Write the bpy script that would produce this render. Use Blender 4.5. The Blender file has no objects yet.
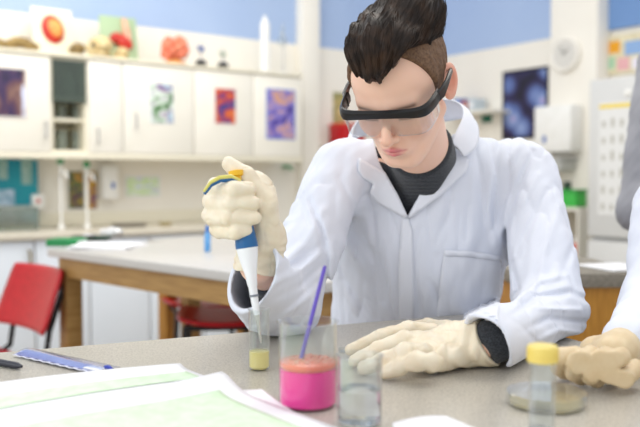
import bpy, bmesh, math, random
import numpy as np
from mathutils import Vector, Matrix
from mathutils.bvhtree import BVHTree
from mathutils.geometry import delaunay_2d_cdt
random.seed(7); RNG = np.random.RandomState(5)
SC = bpy.context.scene
COL = SC.collection
# ------------------------------------------------------------------ camera
F = 800.0; CAMZ = 1.2; PITCH = math.atan(35.5 / F)
cam = bpy.data.objects.new('camera', bpy.data.cameras.new('camera')); COL.objects.link(cam)
cam.location = (0, 0, CAMZ); cam.rotation_euler = (math.pi / 2 - PITCH, 0, 0)
cam.data.sensor_width = 36; cam.data.lens = 36 * F / 640; cam.data.clip_start = 0.02
cam.data.dof.use_dof = True; cam.data.dof.focus_distance = 1.27; cam.data.dof.aperture_fstop = 3.2
SC.camera = cam
# ------------------------------------------------------------------ light
w = bpy.data.worlds.new('world'); SC.world = w; w.use_nodes = True
w.node_tree.nodes['Background'].inputs[0].default_value = (0.97, 0.98, 1.0, 1)
w.node_tree.nodes['Background'].inputs[1].default_value = 0.88
def area(name, loc, target, sx, sy, power, col):
    l = bpy.data.lights.new(name, 'AREA'); l.shape = 'RECTANGLE'; l.size = sx; l.size_y = sy
    l.energy = power; l.color = col
    o = bpy.data.objects.new(name, l); COL.objects.link(o); o.location = loc
    o.rotation_euler = (Vector(target) - Vector(loc)).to_track_quat('-Z', 'Y').to_euler()
    return o
area('window_light', (-2.6, -0.6, 2.3), (0.2, 1.5, 1.0), 2.4, 1.6, 38, (0.93, 0.97, 1.0))
area('ceiling_light', (1.0, 2.2, 3.2), (0.9, 2.0, 0.0), 2.2, 1.2, 30, (1.0, 0.96, 0.88))
area('ceiling_light', (-0.9, 3.6, 3.2), (-0.9, 4.6, 0.6), 2.2, 1.2, 42, (1.0, 0.97, 0.9))
SC.view_settings.view_transform = 'Standard'; SC.view_settings.look = 'None'
SC.view_settings.exposure = 0.14; SC.view_settings.gamma = 1.0; SC.view_settings.use_curve_mapping = False

# ------------------------------------------------------------------ pixel <-> place
cP, sP = math.cos(PITCH), math.sin(PITCH)
def ray(px, py):
    xc = (px - 320) / F; yc = (213.5 - py) / F
    return Vector((xc, cP + yc * sP, -sP + yc * cP))
def P(px, py, Y):
    d = ray(px, py); k = Y / d.y
    return Vector((d.x * k, Y, CAMZ + d.z * k))
def PZ(px, py, z):
    d = ray(px, py); k = (z - CAMZ) / d.z
    return Vector((d.x * k, d.y * k, z))
def proj(p):      # numpy Nx3 -> px, py
    x = p[:, 0]; y = p[:, 1]; z = p[:, 2] - CAMZ
    dep = y * cP - z * sP; up = y * sP + z * cP
    dep = np.maximum(dep, 1e-3)
    return 320 + F * x / dep, 213.5 - F * up / dep
# room frame: corner of the two walls, a along the left wall, b away from the camera
CR = Vector((0.92, 6.96, 0)); E1 = Vector((.814, .581, 0)).normalized(); E2 = Vector((-E1.y, E1.x, 0)); RA = math.atan2(E1.y, E1.x)
def W(a, b, z=0): return CR + E1 * a + E2 * b + Vector((0, 0, z))
def onL(px, py, off=0.0):      # on the plane b = -off -> (a, z)
    d = ray(px, py); o = Vector((0, 0, CAMZ)) - CR
    k = (-off - o.dot(E2)) / d.dot(E2); p = o + d * k
    return p.dot(E1), CAMZ + d.z * k
def onR(px, py, off=0.0):      # on the plane a = -off -> (b, z)
    d = ray(px, py); o = Vector((0, 0, CAMZ)) - CR
    k = (-off - o.dot(E1)) / d.dot(E1); p = o + d * k
    return p.dot(E2), CAMZ + d.z * k

# ------------------------------------------------------------------ materials
def lin(h):
    h = h.lstrip('#'); v = [int(h[i:i + 2], 16) / 255 for i in (0, 2, 4)]
    return tuple(((c + .055) / 1.055) ** 2.4 if c > .04045 else c / 12.92 for c in v) + (1,)
MATS = {}
def mat(name, col='#ffffff', rough=.5, metal=0, trans=0, ior=1.45, noise=None, bump=None, spec=None, sss=0, attr=None, sheen=0, coat=0):
    if name in MATS: return MATS[name]
    m = bpy.data.materials.new(name); m.use_nodes = True; nt = m.node_tree; b = nt.nodes['Principled BSDF']
    b.inputs['Base Color'].default_value = lin(col); b.inputs['Roughness'].default_value = rough
    b.inputs['Metallic'].default_value = metal; b.inputs['Transmission Weight'].default_value = trans; b.inputs['IOR'].default_value = ior
    if spec is not None: b.inputs['Specular IOR Level'].default_value = spec
    if sss:
        b.inputs['Subsurface Weight'].default_value = sss; b.inputs['Subsurface Scale'].default_value = .006
        b.inputs['Subsurface Radius'].default_value = (1, .35, .2)
    if sheen: b.inputs['Sheen Weight'].default_value = sheen
    if coat: b.inputs['Coat Weight'].default_value = coat
    tc = nt.nodes.new('ShaderNodeTexCoord')
    if noise:      # (scale, colour2, lo, hi[, stretch])
        n = nt.nodes.new('ShaderNodeTexNoise'); n.inputs['Scale'].default_value = noise[0]; n.inputs['Detail'].default_value = 4
        mp = nt.nodes.new('ShaderNodeMapping'); nt.links.new(tc.outputs['Object'], mp.inputs[0]); nt.links.new(mp.outputs[0], n.inputs['Vector'])
        if len(noise) > 4: mp.inputs['Scale'].default_value = noise[4]
        r = nt.nodes.new('ShaderNodeValToRGB'); r.color_ramp.elements[0].position = noise[2]; r.color_ramp.elements[1].position = noise[3]
        r.color_ramp.elements[0].color = lin(col); r.color_ramp.elements[1].color = lin(noise[1])
        nt.links.new(n.outputs['Fac'], r.inputs[0]); nt.links.new(r.outputs[0], b.inputs['Base Color'])
    if attr:
        a = nt.nodes.new('ShaderNodeAttribute'); a.attribute_name = attr; nt.links.new(a.outputs['Color'], b.inputs['Base Color'])
    if bump:       # (scale, strength, distance[, stretch])
        n = nt.nodes.new('ShaderNodeTexNoise'); n.inputs['Scale'].default_value = bump[0]; n.inputs['Detail'].default_value = 3
        mp = nt.nodes.new('ShaderNodeMapping'); nt.links.new(tc.outputs['Object'], mp.inputs[0]); nt.links.new(mp.outputs[0], n.inputs['Vector'])
        if len(bump) > 3: mp.inputs['Scale'].default_value = bump[3]
        u = nt.nodes.new('ShaderNodeBump'); u.inputs['Strength'].default_value = bump[1]; u.inputs['Distance'].default_value = bump[2]
        nt.links.new(n.outputs['Fac'], u.inputs['Height']); nt.links.new(u.outputs[0], b.inputs['Normal'])
    MATS[name] = m; return m
def art(name, cols, scale=6, stretch=(1, 1, 1), kind='noise', dist=1.0, rough=.35):
    """printed picture: bands of colour from a procedural field"""
    if name in MATS: return MATS[name]
    m = bpy.data.materials.new(name); m.use_nodes = True; nt = m.node_tree; b = nt.nodes['Principled BSDF']; b.inputs['Roughness'].default_value = rough
    tc = nt.nodes.new('ShaderNodeTexCoord'); mp = nt.nodes.new('ShaderNodeMapping'); mp.inputs['Scale'].default_value = stretch
    nt.links.new(tc.outputs['Object'], mp.inputs[0])
    r = nt.nodes.new('ShaderNodeValToRGB'); el = r.color_ramp.elements
    if kind == 'noise':
        n = nt.nodes.new('ShaderNodeTexNoise'); n.inputs['Scale'].default_value = scale; n.inputs['Detail'].default_value = 3; n.inputs['Distortion'].default_value = dist; out = n.outputs['Fac']; a0, a1 = .3, .7
    elif kind == 'cells':
        n = nt.nodes.new('ShaderNodeTexVoronoi'); n.inputs['Scale'].default_value = scale; out = n.outputs['Distance']; a0, a1 = .0, .8
    elif kind == 'grad':
        n = nt.nodes.new('ShaderNodeSeparateXYZ'); out = n.outputs['Z']; a0, a1 = 0, 1
    nt.links.new(mp.outputs[0], n.inputs[0])
    while len(el) < len(cols): el.new(.5)
    for i, c in enumerate(cols):
        el[i].position = a0 + (a1 - a0) * i / (len(cols) - 1); el[i].color = lin(c)
    nt.links.new(out, r.inputs[0]); nt.links.new(r.outputs[0], b.inputs['Base Color'])
    MATS[name] = m; return m

M_WALL = mat('cream_wall_paint', '#f4f0e6', .7, noise=(3, '#f0ebe0', .3, .7))
M_BLUE = mat('blue_wall_paint', '#a6bce0', .7, noise=(2, '#adc2e3', .3, .7))
M_FLOOR = mat('floor_vinyl', '#b9b3a8', .4, noise=(60, '#9f998e', .4, .6))
M_CAB = mat('cabinet_white', '#f1ede3', .45, noise=(5, '#ece8dc', .3, .7))
M_CABEDGE = mat('cabinet_cream_edge', '#e9e3cf', .5)
M_LAM = mat('bench_laminate', '#cfc9bd', .28, noise=(340, '#a8a297', .42, .68), bump=(300, .08, .0005))
M_LAM2 = mat('pale_laminate', '#c9c6c1', .3, noise=(200, '#b5b2ad', .42, .68))
M_EDGE = mat('laminate_edge', '#8f887b', .5, noise=(80, '#7e776a', .4, .6))
M_WOOD = mat('bench_wood', '#ad8850', .45, noise=(9, '#997340', .35, .65, (1, 1, 9)))
M_WOOD2 = mat('orange_wood', '#c98f36', .45, noise=(12, '#b57c28', .35, .65, (9, 9, 1)))
M_RED = mat('red_plastic', '#bf121e', .35, noise=(40, '#b40f1a', .4, .6))
M_BLACK = mat('black_metal', '#1c1b1d', .4)
M_BLACKP = mat('black_plastic', '#131315', .28)
M_STEEL = mat('steel', '#c9c9c9', .25, metal=1)
M_BRASS = mat('brass', '#a08b58', .3, metal=1)
def thin_glass(name, tint='#fbfdff', ior=1.45, haze=0.0, rough=.02):
    m = bpy.data.materials.new(name); m.use_nodes = True; nt = m.node_tree; nt.nodes.clear()
    out = nt.nodes.new('ShaderNodeOutputMaterial'); mx = nt.nodes.new('ShaderNodeMixShader'); lw = nt.nodes.new('ShaderNodeLayerWeight'); pw = nt.nodes.new('ShaderNodeMath'); pw.operation = 'POWER'; pw.inputs[1].default_value = 2.6
    fr = nt.nodes.new('ShaderNodeMath'); fr.operation = 'MULTIPLY_ADD'; fr.inputs[1].default_value = .8; fr.inputs[2].default_value = .05 * (ior - 1) / .5
    nt.links.new(lw.outputs['Facing'], pw.inputs[0]); nt.links.new(pw.outputs[0], fr.inputs[0])
    tr = nt.nodes.new('ShaderNodeBsdfTransparent'); tr.inputs[0].default_value = lin(tint); gl = nt.nodes.new('ShaderNodeBsdfGlossy'); gl.inputs['Roughness'].default_value = rough
    nt.links.new(fr.outputs[0], mx.inputs[0]); nt.links.new(tr.outputs[0], mx.inputs[1]); nt.links.new(gl.outputs[0], mx.inputs[2]); last = mx
    if haze:
        df = nt.nodes.new('ShaderNodeBsdfDiffuse'); m2 = nt.nodes.new('ShaderNodeMixShader'); m2.inputs[0].default_value = haze
        nt.links.new(mx.outputs[0], m2.inputs[1]); nt.links.new(df.outputs[0], m2.inputs[2]); last = m2
    nt.links.new(last.outputs[0], out.inputs[0]); MATS[name] = m; return m
M_GLASS = thin_glass('clear_glass', '#fafcfc', 1.6, .025)
M_WATER = mat('water', '#fbfdff', .0, trans=1, ior=1.33)
M_WHITE = mat('white_plastic', '#f3f2ee', .35, noise=(20, '#efeee9', .4, .6))
M_PAPER = mat('paper', '#f3f3f6', .7, noise=(50, '#efeff2', .4, .6))
M_GREENP = mat('green_tinted_paper', '#d3ecc9', .7, noise=(60, '#e0f1d9', .35, .65))
M_GREEN = mat('green_plastic', '#239050', .4)
M_TEAL = mat('teal_card', '#1e9aa6', .5, noise=(6, '#1787a0', .3, .7))

# ------------------------------------------------------------------ mesh builder
class MB:
    def __init__(s): s.bm = bmesh.new()
    def box(s, c, d, bev=0, rot=None, seg=2):
        r = bmesh.ops.create_cube(s.bm, size=1); vs = r['verts']
        for v in vs: v.co = Vector((v.co.x * d[0], v.co.y * d[1], v.co.z * d[2]))
        if bev:
            es = {e for v in vs for e in v.link_edges}
            r2 = bmesh.ops.bevel(s.bm, geom=list(es), offset=bev, segments=seg, profile=.5, affect='EDGES')
            vs = list({v for v in r2['verts']} | {v for f in r2['faces'] for v in f.verts})
            vs = list({v for v in vs if v.is_valid})
            allv = set(vs)
            st = list(vs)
            while st:
                v = st.pop()
                for e in v.link_edges:
                    o = e.other_vert(v)
                    if o not in allv: allv.add(o); st.append(o)
            vs = list(allv)
        M = Matrix.Translation(Vector(c)) @ (rot.to_4x4() if rot is not None else Matrix.Identity(4))
        for v in vs: v.co = M @ v.co
        return s
    def bx(s, lo, hi, bev=0):
        return s.box([(lo[i] + hi[i]) / 2 for i in range(3)], [abs(hi[i] - lo[i]) for i in range(3)], bev)
    def lathe(s, prof, n=40, c=(0, 0, 0), rot=None, close=True):
        rings = []
        for r, z in prof:
            if r < 1e-6: rings.append([s.bm.verts.new((0, 0, z))])
            else: rings.append([s.bm.verts.new((r * math.cos(2 * math.pi * i / n), r * math.sin(2 * math.pi * i / n), z)) for i in range(n)])
        for A, B in zip(rings, rings[1:]):
            for i in range(n):
                j = (i + 1) % n
                if len(A) == 1 and len(B) == 1: continue
                if len(A) == 1: s.bm.faces.new((A[0], B[j], B[i])) if False else s.bm.faces.new((A[0], B[i], B[j]))
                elif len(B) == 1: s.bm.faces.new((A[j], A[i], B[0]))
                else: s.bm.faces.new((A[j], A[i], B[i], B[j]))
        M = Matrix.Translation(Vector(c)) @ (rot.to_4x4() if rot is not None else Matrix.Identity(4))
        for R_ in rings:
            for v in R_: v.co = M @ v.co
        return s
    def tube(s, pts, rad, n=12, caps=True):
        pts = [Vector(p) for p in pts]
        if not isinstance(rad, (list, tuple)): rad = [rad] * len(pts)
        rings = []; prev = None
        for i, p in enumerate(pts):
            t = (pts[min(i + 1, len(pts) - 1)] - pts[max(i - 1, 0)]).normalized()
            if prev is None:
                a = Vector((0, 0, 1)) if abs(t.z) < .9 else Vector((1, 0, 0)); x = t.cross(a).normalized()
            else: x = (prev - t * prev.dot(t)).normalized()
            prev = x; y = t.cross(x)
            rings.append([s.bm.verts.new(p + (x * math.cos(2 * math.pi * k / n) + y * math.sin(2 * math.pi * k / n)) * rad[i]) for k in range(n)])
        for A, B in zip(rings, rings[1:]):
            for i in range(n):
                j = (i + 1) % n; s.bm.faces.new((A[i], A[j], B[j], B[i]))
        if caps: s.bm.faces.new(rings[0][::-1]); s.bm.faces.new(rings[-1])
        return s
    def ell(s, c, r, rot=None, u=24, v=16):
        M = Matrix.Translation(Vector(c)) @ (rot.to_4x4() if rot is not None else Matrix.Identity(4)) @ Matrix.Diagonal((r[0], r[1], r[2], 1))
        bmesh.ops.create_uvsphere(s.bm, u_segments=u, v_segments=v, radius=1, matrix=M); return s
    def prism(s, poly, t, M=None, bev=0):
        """poly in the local XZ plane, thickness t along +Y"""
        A = [s.bm.verts.new((x, 0, z)) for x, z in poly]; B = [s.bm.verts.new((x, t, z)) for x, z in poly]
        s.bm.faces.new(A); s.bm.faces.new(B[::-1]); n = len(poly)
        for i in range(n): s.bm.faces.new((A[i], B[i], B[(i + 1) % n], A[(i + 1) % n]))
        if M is not None:
            for v in A + B: v.co = M @ v.co
        return s
    def grid(s, fn, nu, nv):
        V = [[s.bm.verts.new(fn(i / nu, j / nv)) for j in range(nv + 1)] for i in range(nu + 1)]
        for i in range(nu):
            for j in range(nv): s.bm.faces.new((V[i][j], V[i + 1][j], V[i + 1][j + 1], V[i][j + 1]))
        return s
def rotz(a): return Matrix.Rotation(a, 3, 'Z')
def rotx(a): return Matrix.Rotation(a, 3, 'X')
def roty(a): return Matrix.Rotation(a, 3, 'Y')
def props(o, label=None, cat=None, group=None, kind=None):
    if label: o['label'] = label
    if cat: o['category'] = cat
    if group: o['group'] = group
    if kind: o['kind'] = kind
    return o
def obj(name, mb, m, parent=None, loc=None, rot=0, smooth=True, label=None, cat=None, group=None, kind=None, solid=0):
    me = bpy.data.meshes.new(name)
    bmesh.ops.recalc_face_normals(mb.bm, faces=mb.bm.faces[:]) if not solid else None
    if smooth:
        for f in mb.bm.faces: f.smooth = True
    mb.bm.to_mesh(me); mb.bm.free()
    if smooth:
        try: me.set_sharp_from_angle(angle=math.radians(38))
        except Exception: pass
    me.materials.append(m)
    o = bpy.data.objects.new(name, me); COL.objects.link(o)
    if loc is not None: o.location = loc
    o.rotation_euler = (0, 0, rot)
    if parent: o.parent = parent
    if solid:
        md = o.modifiers.new('thickness', 'SOLIDIFY'); md.thickness = solid; md.offset = 0
    return props(o, label, cat, group, kind)
def thing(name, label, cat, loc=(0, 0, 0), rot=0, group=None):
    o = bpy.data.objects.new(name, None); COL.objects.link(o); o.empty_display_size = .05
    o.location = loc; o.rotation_euler = (0, 0, rot); return props(o, label, cat, group)
def copy_tree(o, parent=None):
    c = o.copy(); COL.objects.link(c)
    if parent: c.parent = parent
    for ch in [x for x in bpy.data.objects if x.parent == o]: copy_tree(ch, c)
    return c
# ================================================================== THE ROOM
ZB = 2.22          # foot of the blue band
struct = dict(kind='structure')
obj('floor', MB().bx((-6.5, -9, -.05), (.1, .1, 0)), M_FLOOR, loc=W(0, 0), rot=RA, **struct)
wl = obj('wall_left', MB().bx((-6.5, 0, 0), (0.12, .12, ZB)), M_WALL, loc=W(0, 0), rot=RA, **struct)
obj('trim_1', MB().bx((-6.5, 0.0, ZB), (0.12, .12, 3.3)), M_BLUE, loc=W(0, 0), rot=RA, **struct)
wr = obj('wall_right', MB().bx((0, -7, 0), (.12, 0, ZB)), M_WALL, loc=W(0, 0), rot=RA, **struct)
obj('trim_2', MB().bx((0, -7, ZB), (.12, 0, 3.3)), M_BLUE, loc=W(0, 0), rot=RA, **struct)
# pilaster on the left wall, pillar on the right wall
a0, a1 = onL(303, 80, .1)[0], onL(320, 80, .1)[0]
obj('trim_3', MB().bx((a0, -.1, 0), (a1, 0, 3.3), .005), M_WALL, loc=W(0, 0), rot=RA, **struct)
b0, b1 = onR(550, 60, .15)[0], onR(597, 60, .15)[0]
obj('trim_4', MB().bx((-.15, b1, 0), (0, b0, 3.3), .005), M_WALL, loc=W(0, 0), rot=RA, **struct)
# deeper blue panel over the blue band right of the pillar
bb0, bb1 = onR(598, 60, 0)[0], onR(720, 60, 0)[0]
obj('trim_5', MB().bx((-.03, bb1, ZB - .02), (0, bb0, 3.3)), mat('deeper_blue_panel', '#6f93c6', .7, noise=(2, '#7799ca', .3, .7)), loc=W(0, 0), rot=RA, **struct)

# ------------------------------------------------------------------ wall cabinets (left wall)
ZT, ZC = 1.92, 1.35
CD = .35
def cabinet(px0, px1, label, handle=None, cat='wall cabinet', opened=False):
    a, b = onL(px0, 100, CD)[0], onL(px1, 100, CD)[0]; wd = b - a
    t = thing('wall_cabinet', label, cat, W(a, 0, ZC), RA, 'white wall cabinets in a row')
    g = .018
    m = MB().bx((0, -CD + .02, 0), (g, 0, ZT - ZC)).bx((wd - g, -CD + .02, 0), (wd, 0, ZT - ZC))
    m.bx((g, -CD + .02, 0), (wd - g, 0, g)).bx((g, -CD + .02, ZT - ZC - g), (wd - g, 0, ZT - ZC)).bx((g, -.015, g), (wd - g, 0, ZT - ZC - g))
    if opened: 
        obj('carcass', m, M_CABEDGE, t)
        for k in (.19, .32): obj('shelf', MB().bx((g, -CD + .04, k), (wd - g, -.015, k + .018)), M_CABEDGE, t)
        fr = obj('glass_door', MB().bx((.012, -CD - .0, .3), (wd - .012, -CD + .012, ZT - ZC - .02)), mat('smoked_glass', '#7c8c82', .05, trans=.8), t)
        return t
    obj('carcass', m, M_CAB, t)
    d = obj('door', MB().bx((.003, -CD, .004), (wd - .003, -CD + .019, ZT - ZC - .004), .003), M_CAB, t)
    if handle is not None:
        ha, hz = onL(handle[0], handle[1], CD); hx = ha - a
        obj('door_handle', MB().tube([(hx, -CD, hz - ZC + .05), (hx, -CD - .028, hz - ZC + .045), (hx, -CD - .028, hz - ZC - .045), (hx, -CD, hz - ZC - .05)], .005), M_STEEL, d)
    return t
cabinet(-62, 51, 'white wall cabinet at far left, its door carrying a dark purple photo poster', (45, 130))
oc = cabinet(51, 88, 'cream open-shelved wall cabinet with glassware, between two closed white ones', opened=True)
cabinet(88, 123, 'narrow white wall cabinet with plain door, right of the open shelves', (97, 136))
cabinet(123, 194, 'white wall cabinet whose door carries a green and violet poster', (135, 121))
cabinet(194, 253, 'white wall cabinet whose door carries a small red and orange poster')
cabinet(253, 302, 'white wall cabinet nearest the pilaster, with a blue-violet poster')
al, ar = onL(-62, 100, CD)[0], onL(302, 100, CD)[0]
obj('cornice_board', MB().bx((al, -CD - .015, 0), (ar, 0, .02), .003), M_CABEDGE, loc=W(0, 0, ZT), rot=RA, label='long cream board lying along the tops of the wall cabinets', cat='shelf board')
obj('light_pelmet', MB().bx((al, -CD - .005, -.035), (ar, -CD + .015, 0), .003).bx((al, -CD + .015, -.016), (ar, -.004, -.001)), M_CABEDGE, loc=W(0, 0, ZC), rot=RA, label='cream strip running below the wall cabinets', cat='trim board')
ZT += .02
# glassware in the open cabinet
M_SG = mat('greenish_glassware', '#dfe9e2', .05, trans=.85)
for i, (px, sh, lab) in enumerate([(58.5, 2, 'tall clear bottle on the top shelf of open cabinet, left one'), (69.5, 2, 'white measuring bottle on the top shelf of open cabinet, middle one'), (80.5, 2, 'clear bottle on the top shelf of open cabinet, right one'),
        (61, 1, 'clear jar on the middle shelf of open cabinet, left one'), (77, 1, 'clear jar on the middle shelf of open cabinet, right one'), (61, 0, 'squat beaker on the lowest shelf of open cabinet, left one'), (77, 0, 'squat beaker on the lowest shelf of open cabinet, right one')]):
    a = onL(px, 100, .2)[0]; z = ZC + (.019, .209, .339)[sh]; hh = (.12, .085, .17)[sh]
    prof = [(0, 0), (.03, 0), (.032, .006), (.032, hh * .65), (.014, hh * .8), (.014, hh), (0, hh)] if sh == 2 else [(0, 0), (.034, 0), (.036, .006), (.036, hh * .93), (.038, hh), (.034, hh), (.033, .01), (0, .01)]
    obj('glass_bottle' if sh == 2 else 'glass_jar', MB().lathe(prof, 20), M_WHITE if i == 1 else M_SG, loc=W(a, -.2, z), label=lab, cat='bottle' if sh == 2 else 'jar', group='glassware in the open cabinet')

# posters on doors
def poster(fn, px0, py0, px1, py1, off, m, label, border=None, cat='poster', name='poster', inner=None):
    """fn onL / onR; pictures hang on the face at distance off"""
    L = fn is onL
    u0, zt = fn(px0, py0, off); u1, zb = fn(px1, py1, off)
    _, zt2 = fn(px1, py0, off); zt = (fn(px0, py0, off)[1] + 0 * zt2)
    wd = abs(u1 - u0); hh = zt - fn(px0, py1, off)[1]
    loc = W(u0, -off - .001, zt - hh) if L else W(-off - .001, u0, zt - hh); rot = RA if L else RA - math.pi / 2
    if border:
        t = thing(name, label, cat, loc, rot)
        obj('sheet', MB().bx((0, -.003, 0), (wd, 0, hh)), mat('poster_border_' + border, border, .5), t)
        k = .05 * wd
        o = obj('printed_picture', MB().bx((k, -.0045, k), (wd - k, -.003, hh - k)), m, t)
    else:
        t = obj(name, MB().bx((0, -.003, 0), (wd, 0, hh)), m, loc=loc, rot=rot, label=label, cat=cat)
    return t
dd = CD + .0005
poster(onL, -8, 66, 27, 117, dd, art('art_dark_purple', ['#1d1a2c', '#3a2a55', '#5b3a4a', '#8c6a5c', '#cfd6ef'], 9, (1, 1, .5)), 'dark purple and brown photo poster with a pale figure, on leftmost cabinet', '#d9d3cc')
poster(onL, 149, 82, 174, 123, dd, art('art_green_violet', ['#14301f', '#3f7a35', '#e6f2e6', '#7b3f86', '#b9dbe6'], 11), 'poster with green, violet and pale blue flowers on a cabinet door', '#dfe8ea')
poster(onL, 214, 87, 236, 124, dd, art('art_red_orange', ['#5a2f6e', '#3a3f86', '#c23d2e', '#e0813c', '#d8a89a'], 9), 'small red, orange and purple poster on a cabinet door', '#e8d9d4')
poster(onL, 266, 88, 295, 139, dd, art('art_blue_violet', ['#2d2a66', '#5b4aa6', '#8f83c9', '#d8a071', '#9b86b8'], 9), 'tall blue-violet poster with orange patches on the door nearest the pilaster', '#7f8fd0')

# ------------------------------------------------------------------ teaching models on top of the cabinets
M_BONE = mat('bone', '#e6d3a2', .6, noise=(30, '#c7ab74', .35, .7)); M_BONE2 = mat('old_bone', '#a98f5c', .7, noise=(35, '#6f5a35', .35, .7))
M_ORG = mat('organ_red', '#d2402c', .4, noise=(25, '#b5251d', .35, .65)); M_ORG2 = mat('organ_pink', '#ee9a78', .4, noise=(30, '#e2765a', .35, .65))
M_ORG3 = mat('organ_yellow', '#e9b45f', .45, noise=(40, '#d9813f', .35, .65))
def top(px, off=.2): return W(onL(px, 60, off)[0], -off, ZT)
def lumpy(pts, sub=0):
    m = MB()
    for c, r in pts: m.ell(c, r, u=14, v=10)
    return m
# shells / horn pile at the far left
obj('antler_model', MB().tube([(-.16, 0, .02), (-.08, .01, .055), (0, 0, .06), (.08, -.01, .03), (.12, 0, .012)], [.02, .024, .026, .02, .012]).tube([(-.05, 0, .05), (-.09, .02, .085), (-.13, .02, .11)], [.016, .012, .006]), M_BONE2, loc=top(0, .15), rot=RA, label='brown curved antler lying at the left end of the cabinet tops', cat='antler')
obj('driftwood_specimen', MB().tube([(-.09, 0, .03), (-.03, .01, .05), (.03, 0, .045), (.1, -.01, .02)], [.016, .03, .034, .018]).ell((.0, 0, .055), (.04, .03, .026)), mat('specimen_brown', '#77603a', .8, noise=(40, '#b59a62', .4, .65)), loc=top(21, .30), rot=RA, label='knobbly dark brown specimen beside the cream organ panel', cat='specimen')
# cream panel with red kidney shaped organ, leaning
def panel(px, wpx, hpx, m, label, tilt=math.radians(9)):
    a, z = onL(px, 55, .16); s = 4.9 / F
    t = thing('anatomy_panel', label, 'anatomy model', W(a, -.2, ZT), RA)
    R = rotx(-tilt); wd = wpx * s; hh = hpx * s
    obj('backboard', MB().box(R @ Vector((0, 0, hh / 2)) + Vector((0, .0, .003)), (wd, .012, hh), .002, R), m, t)
    return t, R, wd, hh
t, R, wd, hh = panel(52, 40, 48, mat('cream_board', '#efe7cc', .5), 'cream upright board with a red and yellow organ model, on the cabinet tops')
o = obj('organ', MB().ell(R @ Vector((.0, -.012, hh * .56)), (.068, .028, .088), R @ roty(math.radians(-12))), M_ORG, t)
obj('organ_core', MB().ell(R @ Vector((.008, -.034, hh * .57)), (.042, .014, .058), R @ roty(math.radians(-18))), M_ORG3, o)
t, R, wd, hh = panel(118, 40, 48, mat('sage_board', '#a9c09a', .55), 'sage green upright board with a red and pink organ model')
o = obj('organ', MB().ell(R @ Vector((.02, -.03, hh * .42)), (.062, .026, .045), R @ roty(.5)).ell(R @ Vector((-.03, -.03, hh * .5)), (.045, .024, .034), R @ roty(-.4)), M_ORG, t)
obj('vessel', MB().tube([R @ Vector(p) for p in [(.05, -.02, hh * .35), (.045, -.03, hh * .6), (.035, -.02, hh * .95)]], [.022, .026, .016]), mat('vessel_pink', '#eebfa4', .45, noise=(30, '#e2a184', .3, .7)), o)
def skull(px, m, label, s=1.0, off=.31):
    t = thing('skull_model', label, 'skull model', top(px, off), RA, 'skull models on the cabinet tops')
    c = obj('cranium', MB().ell((0, 0, .055 * s), (.055 * s, .06 * s, .042 * s)).ell((-.045 * s, -.02 * s, .035 * s), (.035 * s, .03 * s, .025 * s)), m, t)
    obj('jaw', MB().tube([(-.07 * s, -.02 * s, .012 * s), (-.04 * s, -.035 * s, .014 * s), (.01 * s, -.03 * s, .014 * s)], [.01 * s, .013 * s, .01 * s]).ell((.02 * s, .0, .012 * s), (.03 * s, .03 * s, .012 * s)), m, t)
    obj('eye_socket', MB().ell((-.052 * s, -.046 * s, .045 * s), (.011 * s, .006 * s, .011 * s), u=12, v=8), M_BLACK, c)
skull(78, M_BONE2, 'small brown skull right of the cream organ board', .8)
skull(101, M_BONE, 'large pale yellow skull in front of the sage board', 1.35)
skull(122, M_BONE, 'small cream skull in front of the sage board, right of larger skull', .8, .30)
t = thing('brain_model', 'pink-orange folded brain model on the cabinet tops', 'brain model', top(175, .29), RA)
t.scale = (1.1, 1.1, 1.25)
bm_ = MB()
for k in range(26):
    an = k * 2.4; rr = .055 * math.sqrt(min(1, k / 14 + .1)) if k < 14 else .055
    zz = .13 - .095 * (k / 26) ** 1.2
    rad = .058 * math.sin(math.acos(max(-1, min(1, (zz - .07) / .075)))) + .004
    bm_.ell((rad * math.cos(an), rad * math.sin(an), zz), (.027, .024, .022), rotz(an), 10, 8)
bm_.ell((0, 0, .075), (.06, .06, .06)); obj('folded_lobes', bm_, M_ORG2, t)
obj('stand', MB().lathe([(0, 0), (.062, 0), (.066, .006), (.06, .016), (.03, .022), (0, .022)], 24), M_ORG3, t)
def lab_stand(px, label, col, h):
    t = thing('retort_stand', label, 'stand', top(px, .31), RA)
    obj('base', MB().lathe([(0, 0), (.036, 0), (.038, .004), (.036, .034), (.016, .045), (0, .045)], 20), M_BLACK, t)
    obj('rod', MB().tube([(0, 0, .02), (0, 0, h)], .006), M_STEEL, t)
    obj('clamp', MB().box((0, -.005, h - .04), (.036, .03, .035), .005).tube([(.0, -.015, h - .04), (-.04, -.02, h - .03)], .008), mat('clamp_' + col, col, .4), t)
lab_stand(201, 'black-footed stand with blue-grey clamp beside the brain model', '#6f7fb0', .155)
lab_stand(223, 'thin black-footed stand with pale clamp, right of blue-clamped stand', '#b9c2b0', .135)
obj('wash_bottle', MB().lathe([(0, 0), (.030, 0), (.034, .004), (.034, .33), (.024, .36), (.012, .375), (.012, .395), (0, .395)], 24), M_WHITE, loc=top(265, .3), label='tall white cylinder bottle on the cabinet tops near the pilaster', cat='bottle')
t = thing('glass_apparatus', 'clear glass flask on a thin stand, right of the tall white bottle', 'glassware', top(282, .3), RA)
obj('base', MB().bx((-.04, -.03, 0), (.04, .03, .012), .003), M_WHITE, t)
obj('rod', MB().tube([(.02, .01, .01), (.02, .01, .36)], .004), M_STEEL, t)
obj('flask', MB().lathe([(0, .20), (.02, .203), (.033, .225), (.028, .25), (.011, .27), (.010, .33), (.012, .33), (.0125, .27), (.03, .25), (.0345, .225), (.02, .2), (0, .198)], 24), M_GLASS, t)
obj('clamp', MB().tube([(.02, .01, .285), (.0, .0, .285)], .008), M_WHITE, t)

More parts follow.
